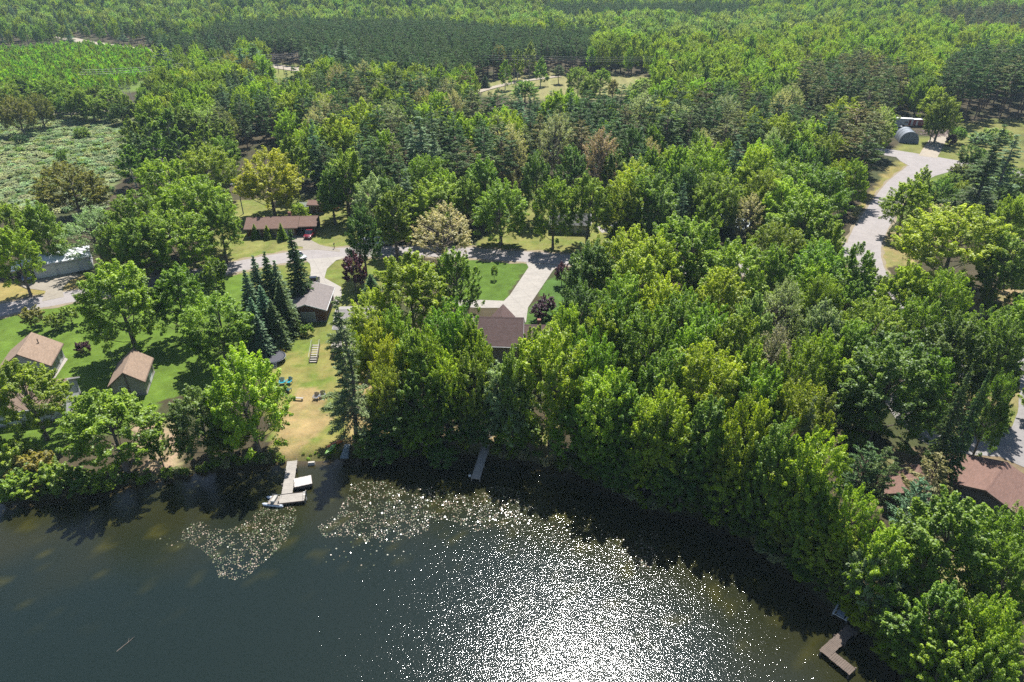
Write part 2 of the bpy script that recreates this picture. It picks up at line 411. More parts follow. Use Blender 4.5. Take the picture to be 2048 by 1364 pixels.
sheet('concrete_drive', [(640,500),(606,500),(606,494),(583,490),(582,472),(612,470),(618,478),(640,490),(680,499),(680,504)], .046, M_CONC2)
sheet('concrete_drive', [(610,519),(700,512),(672,521),(654,538),(649,556),(682,574),(684,590),(676,610),(655,612),(652,575),(618,570),(622,540),(620,528)], .046, M_CONC)
sheet('concrete_drive', [(1052,525),(1118,531),(1106,541),(1056,615),(1052,645),(1000,650),(1000,616),(955,616),(900,612),(900,600),(960,600),(1008,602),(1020,590),(1057,535)], .046, M_CONC)
sheet('concrete_drive', [(86,556),(150,545),(165,552),(142,560),(125,576),(128,594),(84,603),(92,582),(55,577),(40,572)], .046, M_CONC2)
sheet('concrete_path', [(1188,450),(1196,449),(1212,464),(1204,466)], .03, M_CONC)
sheet('asphalt_drive', [(1205,461),(1232,444),(1252,442),(1245,455),(1222,470)], .026, paving('dark_asphalt', (.2, .2, .21)))
ribbon('asphalt_drive', PX([(1770,770),(1805,825),(1850,868),(1900,886),(1990,892),(2060,865),(2075,780),(2060,700)]), (3.2, 5), .026, paving('grey_asphalt', (.3, .28, .27)))
sheet('asphalt_drive', [(1950,875),(2060,850),(2120,960),(2048,935),(1980,905)], .034, paving('grey_asphalt_b', (.3, .28, .27)))
sheet('garden_path', [(114,722),(124,712),(136,718),(118,745),(108,760),(100,758)], .02, M_CONC)
# far tracks and ponds, laid on the rolling ground
def far_ribbon(name, pts, width, m, up=.25):
    P = PX(pts); V = []; Fc = []; Q = []
    for (ax, ay), (bx, by) in zip(P[:-1], P[1:]):
        for k in range(20): Q.append((ax + (bx-ax)*k/20, ay + (by-ay)*k/20))
    Q.append(P[-1])
    for i, (x, y) in enumerate(Q):
        a = Q[max(i-1, 0)]; c = Q[min(i+1, len(Q)-1)]; d = Vector((c[0]-a[0], c[1]-a[1])).normalized()
        for s in (1, -1):
            X_, Y_ = x - d.y*s*width/2, y + d.x*s*width/2
            V.append((X_, Y_, float(ground_z(np.array([X_]), np.array([Y_]))[0]) + up))
        if i: o = 2*i; Fc.append((o-2, o-1, o+1, o))
    o = bpy.data.objects.new(name, bpy.data.meshes.new(name)); o.data.from_pydata(V, [], Fc); o.data.materials.append(m); COL.objects.link(o)
    return tag(o, kind='structure')
far_ribbon('far_road', [(120,76),(165,84),(215,91),(300,103),(400,112),(530,130),(590,139),(660,146),(760,150)], 10, M_DIRT)
far_ribbon('far_road', [(-150,250),(0,237),(100,230),(200,225),(262,221),(330,215)], 5, M_DIRT)
far_ribbon('far_path', [(950,186),(985,176),(1030,165),(1080,158),(1120,153)], 4, M_DIRT)
b = NT('pond'); M_POND = b.surf(b.n('BsdfPrincipled', **{'Base Color': (.25, .29, .36), 'Roughness': .1}))
for cx, cy_, rx, ry in ((228, 35, 22, 22), (690, 20, 26, 30)):
    x, y = at(cx, cy_); z = float(ground_z(np.array([x]), np.array([y]))[0])
    mb = MB(); mb.prism([(x + rx*math.cos(t*.2618)*(1+.15*math.sin(3*t)), y + ry*1.5*math.sin(t*.2618)) for t in range(24)], z-3, z+.6)
    tag(mb.build('pond_water', M_POND), kind='structure')

# ------------------------------------------------------------------ trees: meshes of each species
def leaf_mesh(name, C, N, L, Wd, lv, m, along=None):
    """one mesh of small folded leaves: centres C, normals N, lengths L, widths Wd"""
    n = len(C); N = N / (np.linalg.norm(N, axis=1, keepdims=True) + 1e-9)
    a = rng.normal(size=(n, 3)) if along is None else along + rng.normal(size=(n, 3)) * .25
    T = a - N * (a * N).sum(1, keepdims=True); T /= np.linalg.norm(T, axis=1, keepdims=True) + 1e-9
    B = np.cross(N, T); L = np.broadcast_to(L, n)[:, None]; Wd = np.broadcast_to(Wd, n)[:, None]
    fold = Wd * .28
    V = np.stack([C - T*L*.5, C + B*Wd*.5 + N*fold, C + T*L*.5, C - B*Wd*.5 + N*fold], 1).reshape(-1, 3)
    return mesh_np(name, V, np.arange(4*n).reshape(n, 4), [m], {'leafv': ('FLOAT', 'FACE', lv.astype(np.float32))})
def rdirs(n):
    d = rng.normal(size=(n, 3)); return d / np.linalg.norm(d, axis=1, keepdims=True)

def deciduous(name, H, W, base, npuff, nleaf, leaf, puff=.10, lump=.42, up=.55, top=1.0, barkm=M_BARK, twig=26, trunk_r=.28, forks=3, flat=.75, egg=0.0, hollow=.55):
    cz = H * (base + 1) / 2; rz = H * (1 - base) / 2; rx = W / 2
    lobes = rdirs(9); amp = rng.uniform(-.75, 1.0, 9)
    def env(d):
        return 1 + lump * (np.exp(5 * (d @ lobes.T - 1)) * amp).sum(1)
    d = rdirs(npuff * 3); d = d[d[:, 2] > -.75 + .5 * rng.random(len(d))][:npuff]; npuff = len(d)
    r = env(d) * (hollow + (1 - hollow) * rng.random(npuff) ** .6) * (1 - puff)
    P = d * r[:, None] * np.array([rx, rx, rz])
    P[:, :2] *= (1 - egg * P[:, 2:3] / rz)
    P[:, 2] += cz
    pr = W * puff * rng.uniform(.65, 1.4, npuff); pv = rng.random(npuff)
    ax = d * np.array([1, 1, .6]) * (.4 + rng.random((npuff, 1)) * .7) + np.array([0, 0, up]) + rng.normal(size=(npuff, 3)) * .3
    ax /= np.linalg.norm(ax, axis=1, keepdims=True)
    k = np.maximum(5, (nleaf / npuff * (pr / pr.mean()) ** 1.8)).astype(int)
    own = np.repeat(np.arange(npuff), k); n = len(own)
    ld = rdirs(n); a_ = ax[own]; ld -= a_ * (ld * a_).sum(1, keepdims=True); ld /= np.linalg.norm(ld, axis=1, keepdims=True) + 1e-9
    sv_ = rng.random(n) ** .8; rr0 = pr[own] * .62 * (1.05 - .75 * sv_) * rng.random(n) ** .55
    C = P[own] + a_ * (pr[own] * 1.9 * (sv_ - .42))[:, None] + ld * rr0[:, None]
    out = d[own]
    N = ld * .4 + out * .2 + np.array([0, 0, .8]) + rng.normal(size=(n, 3)) * .5
    L = leaf * rng.uniform(.65, 1.5, n)
    zs = (H - H*base) / max(.1, C[:, 2].max() - C[:, 2].min()); rr_ = np.quantile(np.hypot(C[:, 0], C[:, 1]), .985)
    ks = np.array([W/2/rr_, W/2/rr_, zs]); z0_ = C[:, 2].min(); sh_ = np.array([0, 0, z0_]); to_ = np.array([0, 0, H*base])
    C = (C - sh_) * ks + to_; P = (P - sh_) * ks + to_
    lv = np.clip(.5 + .6 * (pv[own] - .5) + .5 * (rng.random(n) - .5), 0, 1)
    crown = leaf_mesh(name + '_crown', C, N, L, L * .72, lv, M_LEAF)
    mb = MB(); hs = H * (base + .45 * (1 - base))
    a0 = rng.uniform(0, 6.28); lean = rng.normal(size=2) * .03
    stem = [(0, 0, -.4), (lean[0]*hs*.3, lean[1]*hs*.3, hs*.35), (lean[0]*hs, lean[1]*hs, hs*.75), (lean[0]*hs*1.4, lean[1]*hs*1.4, H*.86)]
    mb.tube(stem, [trunk_r*1.25, trunk_r*.9, trunk_r*.62, trunk_r*.12], 7)
    sel = rng.permutation(npuff)[:twig]
    for i in sel:
        p = Vector(P[i]); z0 = min(hs * 1.05, max(H*base*.7, p.z - math.hypot(p.x, p.y) * rng.uniform(.7, 1.2)))
        s = Vector((lean[0]*z0, lean[1]*z0, z0)); m = s.lerp(p, .5) + Vector((0, 0, -.06*H*rng.random())) 
        rr = trunk_r * rng.uniform(.2, .42)
        mb.tube([s, s.lerp(m, .6), m.lerp(p, .45), p], [rr, rr*.75, rr*.5, rr*.15], 5)
    me = bpy.data.meshes.new(name + '_trunk'); me.from_pydata(mb.v, [], mb.f); me.materials.append(barkm); me.update()
    return crown, me, H, W

def conifer(name, H, W, base, whorls, nb, per, shape, droop, needle, padw, barkm, trunk_r, start=.25, jit=.25, rise=0.0, tuft=False):
    Cs, Ns, As, lvs = [], [], [], []; mb = MB()
    mb.tube([(0,0,-.4), (.02*H*rng.normal(), .02*H*rng.normal(), H*.5), (0,0,H*.98)], [trunk_r*1.2, trunk_r*.7, .02], 7)
    for i in range(whorls):
        t = (i + rng.uniform(-.3, .3)) / (whorls - 1); t = min(max(t, 0), 1); z = H * (base + (1 - base) * t)
        Lm = W / 2 * shape(t)
        for j in range(nb):
            if rng.random() < .08: continue
            z = H * (base + (1 - base) * min(1, max(0, t + rng.uniform(-.55, .55) / whorls)))
            a = 6.283 * (j + rng.uniform(-.4, .4)) / nb + i * 1.1; L = Lm * rng.uniform(1 - jit, 1 + jit * .6)
            if L < .15: L = .15
            dx, dy = math.cos(a), math.sin(a)
            dr = droop * (1 - .5 * t) + rng.normal() * .05
            tip = np.array([dx*L, dy*L, z - dr*L + rise*L*.5])
            if L > .8: mb.tube([(0,0,z), tuple(np.array([0,0,z])*.45 + tip*.55 + np.array([0,0,.05*L])), tuple(tip)], [.05*max(L,1)*.5, .035*L*.5, .012], 4)
            n = max(3, int(per * L / (W / 2)))
            u = start + (1 - start) * rng.random(n) ** .75
            base_p = np.stack([dx*L*u, dy*L*u, z - dr*L*u*u + rise*L*.5*u], 1)
            wv = padw * (1.15 - u) * L * .8 + padw * .25
            off = rng.normal(size=(n, 3)) * np.array([1, 1, .32 if not tuft else .5]) * wv[:, None] * .55
            if tuft: off[:, 2] = np.abs(off[:, 2]) * 1.6
            Cs.append(base_p + off)
            lat = off * .7 + np.array([dx, dy, .25])
            As.append(lat); Ns.append(np.tile([0, 0, 1.0], (n, 1)) + rng.normal(size=(n, 3)) * .5)
            lvs.append(np.clip(.3 + .35 * rng.random() + .35 * rng.random(n), 0, 1))
    C = np.concatenate(Cs); n = len(C); L = needle[0] * rng.uniform(.7, 1.3, n)
    crown = leaf_mesh(name + '_crown', C, np.concatenate(Ns), L, L * needle[1], np.concatenate(lvs), M_NEEDLE, np.concatenate(As))
    me = bpy.data.meshes.new(name + '_trunk'); me.from_pydata(mb.v, [], mb.f); me.materials.append(barkm); me.update()
    return crown, me, H, W

SP = {}
SP['maple'] = [deciduous('maple', 16, 10, .12, 230, 28000, .22, .095, .36, up=.32) for _ in range(4)]
SP['oak'] = [deciduous('oak', 16, 13, .20, 280, 34000, .23, .08, .38, up=.3, egg=-.08) for _ in range(2)]
SP['tall'] = [deciduous('tall', 19, 9, .16, 210, 25000, .23, .10, .5, up=.85, egg=.18) for _ in range(4)]
SP['aspen'] = [deciduous('aspen', 15, 5, .14, 90, 7500, .25, .13, .35, up=.9, trunk_r=.14, egg=.22, barkm=M_BIRCH) for _ in range(2)]
SP['sparse'] = [deciduous('sparse', 17, 9, .15, 260, 9000, .19, .07, .35, up=.7, twig=110, trunk_r=.22, egg=.1) for _ in range(2)]
SP['shrub'] = [deciduous('shrub', 4, 4.4, .02, 60, 3800, .22, .14, .35, twig=10, trunk_r=.06) for _ in range(2)]
SP['plum'] = [deciduous('plum', 5.2, 3.4, .22, 70, 4200, .19, .13, .25, trunk_r=.08, egg=.2)]
SP['white_pine'] = [conifer('white_pine', 22, 9, .14, 21, 7, 210, lambda t: max(.12, (1 - t**1.7) * (.72 + .28 * math.sin(9*t + 1))), .06, (.46, .3), .42, M_BARK, .3, .25, .35, .12) for _ in range(3)]
SP['red_pine'] = [conifer('red_pine', 20, 6.5, .40, 13, 6, 170, lambda t: max(.2, math.sin(math.pi * min(1, .25 + t*.68))), -.08, (.5, .28), .30, M_BARKR, .2, .4, .35, .25, True) for _ in range(3)]
SP['spruce'] = [conifer('spruce', 14, 6, .03, 30, 10, 62, lambda t: (1 - t) ** .85 + .02, .22, (.42, .42), .22, M_BARK, .2, .12, .18) for _ in range(3)]
SP['scrag'] = [conifer('scrag', 11, 6.5, .2, 12, 6, 120, lambda t: max(.2, math.sin(math.pi * min(1, .3 + t*.64))), -.2, (.42, .32), .3, M_BARKR, .13, .35, .35, .3, True) for _ in range(2)]
KIND = {'maple': ('maple_tree', 'broad leafy tree'), 'oak': ('oak_tree', 'wide lumpy leafy tree'), 'tall': ('broadleaf_tree', 'tall leafy tree'), 'aspen': ('aspen_tree', 'slim upright leafy tree'),
        'sparse': ('budding_tree', 'thinly leaved twiggy tree'), 'shrub': ('shrub', 'shrub'), 'plum': ('ornamental_tree', 'small ornamental tree'),
        'white_pine': ('white_pine', 'tiered pine'), 'red_pine': ('red_pine', 'bare-stemmed pine'), 'spruce': ('spruce_tree', 'conical spruce'), 'scrag': ('young_pine', 'open young pine')}
CAT = {'shrub': 'shrub', 'white_pine': 'pine tree', 'red_pine': 'pine tree', 'scrag': 'pine tree', 'spruce': 'spruce tree'}
TINT = {'bright green': (.225, .30, .008), 'yellow-green': (.25, .335, .010), 'deep green': (.095, .16, .014), 'green': (.155, .235, .010), 'olive': (.185, .245, .013),
        'golden': (.285, .325, .012), 'bronze': (.20, .19, .022), 'tan': (.30, .295, .13), 'rusty': (.30, .235, .14), 'purple': (.075, .02, .032), 'scrub': (.36, .40, .23), 'pale pine': (.12, .18, .07), 'lime': (.30, .46, .012),
        'blue-green': (.12, .19, .10), 'dark green': (.075, .125, .04), 'brownish': (.15, .155, .062), 'silvery green': (.22, .29, .11), 'pale green': (.25, .32, .06), 'yellow': (.42, .44, .01)}

# ------------------------------------------------------------------ trees: where each one stands
# (pixel of the treetop, crown width in pixels, height in metres, species, colour)
T = []
def t_(s):
    for ln in s.strip().splitlines():
        for e in ln.split(';'):
            q = e.split()
            if q: T.append((float(q[0]), float(q[1]), float(q[2]), float(q[3]), q[4], ' '.join(q[5:])))
t_('''
196 782 190 15.5 maple green; 470 690 165 18.5 maple bright green; 385 775 140 15 maple deep green; 28 722 150 13 maple green; 300 850 50 9 tall green
440 830 90 12 tall green; 60 905 95 4 shrub bronze; 15 878 100 5 shrub olive; 100 928 85 4 shrub olive; 20 948 90 3.5 shrub olive; 135 948 80 4 shrub green; 62 958 70 3 shrub olive; 175 950 70 3 shrub olive; 40 925 70 3 shrub bronze
216 520 172 17 maple green; 338 530 110 14 maple green; 418 582 150 13 maple green; 420 515 60 7 shrub green
580 462 72 15.5 spruce dark green; 505 512 72 14 spruce blue-green; 528 504 70 14.5 spruce dark green; 488 540 72 13 spruce blue-green; 548 522 70 13 spruce blue-green; 556 556 66 11 spruce dark green; 520 572 72 11 spruce blue-green; 500 596 70 10 spruce blue-green; 540 600 66 9 spruce dark green; 512 630 60 8 spruce blue-green
57 614 46 4.2 plum bronze; 100 626 40 3.6 plum green; 132 612 38 3.8 plum green; 162 683 34 2.2 shrub purple
172 414 130 14 sparse silvery green; 6 448 95 15 maple bright green; -5 396 100 15 maple green; 62 398 95 15 tall green; 215 440 80 13 maple green
285 372 165 17 oak green; 375 352 170 18 oak bright green; 335 420 170 15 oak green; 260 430 110 15 maple green; 425 395 90 15 maple green
125 323 150 15 oak bronze; 404 288 115 16 oak olive; 328 316 120 15 maple bright green; 526 296 152 17.5 oak golden; 577 268 80 17 tall bright green; 574 186 80 17 maple bright green; 682 294 108 18 tall bright green; 655 330 80 15 tall green
253 232 58 15 aspen green; 288 226 58 15 aspen green; 328 216 60 15 aspen green; 372 212 62 15 aspen green; 270 262 60 13 aspen deep green; 310 262 60 13 aspen green; 350 255 60 14 aspen green; 400 240 60 14 aspen bright green; 440 232 60 14 aspen green; 395 275 60 13 aspen green; 250 290 60 12 aspen green; 290 300 60 12 aspen green; 440 270 70 13 maple green
307 185 75 16 maple bright green; 403 207 75 15 sparse pale green; 440 213 60 14 sparse bronze; 317 130 60 16 maple green; 355 133 60 15 maple green; 410 130 65 16 maple bright green; 447 118 70 17 oak bright green
505 88 85 21 white_pine blue-green; 318 88 75 21 white_pine blue-green; 478 98 70 20 white_pine blue-green; 632 118 50 13 maple pale green; 612 96 60 20 white_pine blue-green; 682 80 70 22 white_pine blue-green; 652 92 60 20 white_pine blue-green; 608 165 55 14 maple yellow-green
20 188 75 15 oak bronze; 66 182 62 14 oak bronze; 82 150 85 15 maple green; 150 175 70 13 maple green; 115 160 60 11 maple green; 185 170 56 11 tall green; 215 174 58 11 maple bright green; 243 184 60 12 tall green; 128 186 52 10 maple deep green; 176 194 52 10 maple green; 206 198 50 9 tall green; 236 204 50 9 maple deep green; 100 190 50 9 maple green; 0 165 70 13 maple green; 40 150 60 12 tall green; 38 268 26 4 shrub dark green; 120 300 24 4 shrub olive; 160 255 30 4 shrub green
765 260 82 18 tall bright green; 837 234 105 22 white_pine blue-green; 892 308 72 12 maple green; 965 308 92 17 tall green; 1001 354 112 16 maple green; 1018 236 80 21 sparse tan; 1114 220 82 21 sparse tan; 1203 250 88 21 sparse rusty; 1271 248 75 19 tall deep green
1110 352 92 17 maple green; 1181 345 98 17 maple green; 1298 326 148 18 oak olive; 743 342 92 15 maple silvery green; 862 356 112 14 maple bright green; 782 372 105 16 tall green; 884 408 132 14 sparse tan; 716 404 74 16 tall deep green; 1022 338 30 8 sparse tan; 1075 300 80 18 tall deep green; 1150 290 85 18 tall deep green; 1235 300 70 16 tall deep green; 930 350 70 14 maple green
1005 210 66 16 maple yellow-green; 958 222 66 16 tall yellow-green; 890 208 66 16 maple bright green; 846 204 66 16 maple yellow-green; 798 210 66 16 tall bright green; 742 216 70 16 maple bright green; 845 142 78 15 maple pale green; 919 129 46 13 maple bright green; 994 87 44 16 oak bronze; 1035 94 32 16 aspen bright green; 1060 80 34 18 aspen pale green; 1082 112 32 14 aspen yellow-green; 1010 118 30 14 aspen bright green; 1050 160 56 10 maple green; 1158 132 56 14 oak olive; 1203 136 46 12 maple bright green; 1228 157 26 9 tall bronze; 1213 199 66 14 maple yellow-green; 1155 188 48 13 sparse tan; 1343 222 72 15 maple yellow-green; 1285 155 62 12 maple pale green; 1357 118 92 15 maple bright green; 1180 150 50 12 maple green; 970 150 26 6 spruce dark green; 1118 130 26 9 red_pine dark green
1409 272 98 17 maple bright green; 1478 270 66 19 white_pine blue-green; 1522 286 88 16 maple yellow-green; 1615 234 120 17 oak bright green; 1708 256 50 15 sparse rusty; 1640 326 150 18 oak green; 1684 316 62 15 maple bright green; 1718 318 62 14 maple bright green; 1594 304 64 15 aspen yellow-green; 1440 344 118 16 oak olive; 1508 386 74 13 sparse tan; 1621 384 150 17 maple green; 1722 206 72 21 red_pine brownish; 1748 226 66 21 red_pine brownish; 1698 228 60 20 red_pine brownish; 1742 262 60 19 red_pine dark green; 1715 262 56 18 red_pine brownish
1854 331 48 10 aspen yellow; 1828 358 92 14 maple bright green; 1898 186 70 17 maple olive; 1882 208 48 13 oak green; 1922 252 34 6 maple green; 1990 288 105 19 white_pine dark green; 2035 270 90 19 white_pine blue-green; 2010 250 80 17 white_pine dark green; 1930 328 50 4 shrub bronze; 1950 290 54 8 maple deep green; 1893 356 48 8 maple green; 1932 360 42 7 maple bright green; 1936 380 15 6 spruce dark green; 1962 332 60 5 maple deep green; 1985 352 70 7 maple green; 2015 368 70 8 maple deep green; 1905 346 44 4 shrub green; 1868 384 44 4 shrub olive; 1850 446 60 4 shrub green; 1960 420 40 3 shrub green; 1900 392 50 5 shrub deep green; 2040 335 70 9 maple green; 1975 300 60 6 shrub green; 2000 315 60 8 maple green; 1915 375 36 6 maple green; 1878 410 120 9 sparse tan; 1937 411 215 17 oak yellow-green; 2040 388 80 14 maple bright green; 2030 470 110 14 maple green; 1905 268 24 4 shrub purple; 2000 255 60 5 shrub pale green; 1965 265 50 4 shrub silvery green
''')
t_('''
1389 434 155 17 maple bright green; 1566 444 125 15 oak olive; 1478 484 145 17 maple bright green; 1649 476 120 15 maple green; 1560 486 90 15 tall olive; 1375 568 130 17 maple green; 1450 534 135 17 maple bright green; 1577 552 95 16 sparse silvery green; 1519 587 105 17 tall pale green; 1655 548 90 14 oak olive; 1734 489 120 17 tall olive; 1720 560 90 13 tall green; 1662 600 95 14 maple silvery green; 1826 524 105 15 maple bright green; 1908 536 100 15 oak olive; 1861 594 95 14 maple green; 1990 604 140 16 oak olive; 1929 621 140 17 tall deep green; 1802 676 200 17 maple deep green; 1427 688 190 18.5 oak yellow-green; 1614 666 135 17 oak olive; 1560 650 95 16 sparse rusty; 1621 758 145 17.5 oak olive; 1630 795 70 17 white_pine brownish; 1660 800 55 15 scrag brownish; 1946 728 62 19 spruce dark green; 1980 744 60 19 spruce dark green; 2030 640 110 16 maple deep green; 1720 640 100 12 maple green; 1655 650 100 14 maple bright green; 1750 720 90 13 tall green; 1880 700 100 15 maple green; 2020 740 80 15 maple deep green
1266 450 128 17 maple bright green; 1320 462 120 16 maple bright green; 1283 486 135 18 tall bright green; 1250 542 128 17 maple green; 1232 590 120 17 tall green; 1210 612 105 16 maple bright green; 1330 545 120 17 maple bright green; 1310 620 130 17 maple green; 1181 477 115 16 tall deep green; 1164 562 95 13 maple deep green; 1330 690 130 18 tall green; 1340 760 140 18 maple bright green; 1385 640 120 17 tall bright green; 1480 620 130 18 maple green; 1510 690 120 18 tall bright green; 1540 730 130 18 maple green; 1420 610 110 17 maple green; 1310 800 130 18 maple green; 1420 790 140 18 tall green; 1500 780 140 18 oak bright green; 1225 620 34 13 spruce dark green
1580 836 125 18 tall green; 1642 864 140 17 maple bright green; 1490 892 150 18 maple bright green; 1382 860 145 18 maple deep green; 1440 850 120 17 tall green; 1741 892 85 11 scrag dark green; 1775 898 70 10 scrag dark green; 1881 912 90 11 scrag brownish; 1842 962 80 10 scrag blue-green; 1932 986 215 16 tall green; 2040 1004 130 14 maple green; 1870 1010 80 10 scrag dark green; 1717 970 100 13 maple yellow-green; 1600 1014 95 14 oak olive; 1676 1042 120 14 maple bright green; 1530 998 130 15 maple deep green; 1785 1056 125 15 maple bright green; 1772 1096 120 14 maple silvery green; 1900 1160 135 14 tall green; 1960 1190 110 12 maple deep green; 2020 1186 140 14 maple bright green; 1843 1204 150 14 maple green; 1744 1216 105 10 maple bright green; 1925 1250 145 13 tall bright green; 2010 1280 140 13 maple green; 1830 1290 150 12 maple green; 1650 940 110 14 tall green; 1590 930 110 15 maple green; 1460 950 130 14 tall deep green; 1370 930 120 14 maple deep green; 1640 1110 100 11 maple deep green; 1560 1060 90 11 maple deep green; 1700 1120 100 12 maple green; 1320 880 120 16 maple green; 1260 860 120 16 tall deep green; 2040 1090 130 13 maple green; 1820 1080 60 6 spruce blue-green; 1870 1080 60 4 shrub blue-green
702 504 50 8.6 plum purple; 1125 524 34 5.2 plum purple; 988 529 15 3.4 plum green; 1094 590 40 4.2 plum purple; 1078 606 36 3.6 plum purple; 740 548 54 6 spruce dark green
819 504 160 18 maple bright green; 908 490 98 16 tall green; 737 578 125 13 oak golden; 897 586 150 18.5 oak green; 938 636 95 17 tall bright green; 952 662 75 16 maple green; 1062 648 90 16 tall green; 672 598 130 22 white_pine pale pine; 778 672 95 14 oak golden; 785 604 95 15 maple green; 758 632 90 13 oak golden; 815 650 95 16 tall green; 770 730 90 12 oak olive; 850 650 90 17 maple green; 884 697 90 17 maple bright green; 942 706 100 17 maple green; 846 716 120 17 tall green; 818 800 115 12 maple deep green; 1027 690 90 18 tall green; 1010 727 120 17 maple silvery green; 1109 634 180 20 maple bright green; 1181 656 110 18 maple green; 1229 734 140 18.5 maple bright green; 1250 768 125 17 tall green; 1181 912 100 10 maple deep green; 1250 906 125 13 maple deep green; 1027 810 100 12 maple green; 839 820 105 10 maple bright green; 775 820 90 9 maple deep green; 900 780 110 15 tall deep green; 960 790 100 14 maple deep green; 1160 790 110 15 maple green; 1140 604 90 14 maple bright green; 700 660 70 11 oak golden; 560 648 0 0 x x
585 640 34 2.4 shrub green; 612 648 30 2.2 shrub green; 640 800 0 0 x x; 1200 820 120 15 maple green; 1060 840 70 10 tall green; 730 860 70 6 shrub deep green; 760 890 80 5 shrub deep green; 880 900 70 5 shrub deep green
507 448 22 3.6 spruce green; 532 450 22 3.4 spruce green; 560 446 24 4.2 spruce green; 595 405 40 6 maple yellow-green
''')
T = [t for t in T if t[2] > 0]

# names of places, found in the photograph, that labels refer to
LM = [('ranch house', 555, 450), ('white metal garage', 110, 530), ('tan cottage with a TV antenna', 256, 735), ('tan cottage by the road', 75, 705), ('gray-roofed garage', 620, 600),
      ('trampoline', 557, 720), ('L-shaped dock with float', 590, 970), ('long narrow dock', 964, 910), ('maroon-roofed house', 1000, 665), ('boat lift', 1690, 1215),
      ('big brown-roofed house', 1975, 970), ('road junction', 1850, 325), ('gray hoop shed', 1820, 272), ('curving side road', 1730, 440), ('pale blue roof', 1470, 440),
      ('scrub meadow', 120, 290), ('open field', 1110, 170), ('wide bronze oak', 125, 380), ('golden oak', 526, 360), ('rusty twiggy tree', 1203, 320), ('dark pine plantation', 800, 90),
      ('dark twin spruces', 1963, 810), ('purple conical tree', 703, 540), ('wooden deck stairs', 626, 712), ('swing set', 555, 685), ('gray-roofed house', 1975, 395), ('forked concrete drive', 1040, 580), ('bright sapling stand', 140, 125)]
ORD = ['', 'second ', 'third ', 'fourth ', 'fifth ', 'sixth ', 'seventh ', 'eighth ', 'ninth ', 'tenth ', 'eleventh ', 'twelfth ', 'thirteenth ', 'fourteenth ', 'fifteenth ', 'sixteenth ']
PLACED = []          # x, y, h, w, species, colour
for px, py, wp, h, s, c in T:
    x, y = at(px, py, h)
    while h > 2 and float(shore_d(np.array([x]), np.array([y]))[0]) < (.4 if s == 'shrub' else 1.6): h -= .25; x, y = at(px, py, h)
    _, _, zc = to_px(x, y, h * .65)
    PLACED.append((x, y, h, wp * zc / F, s, c))

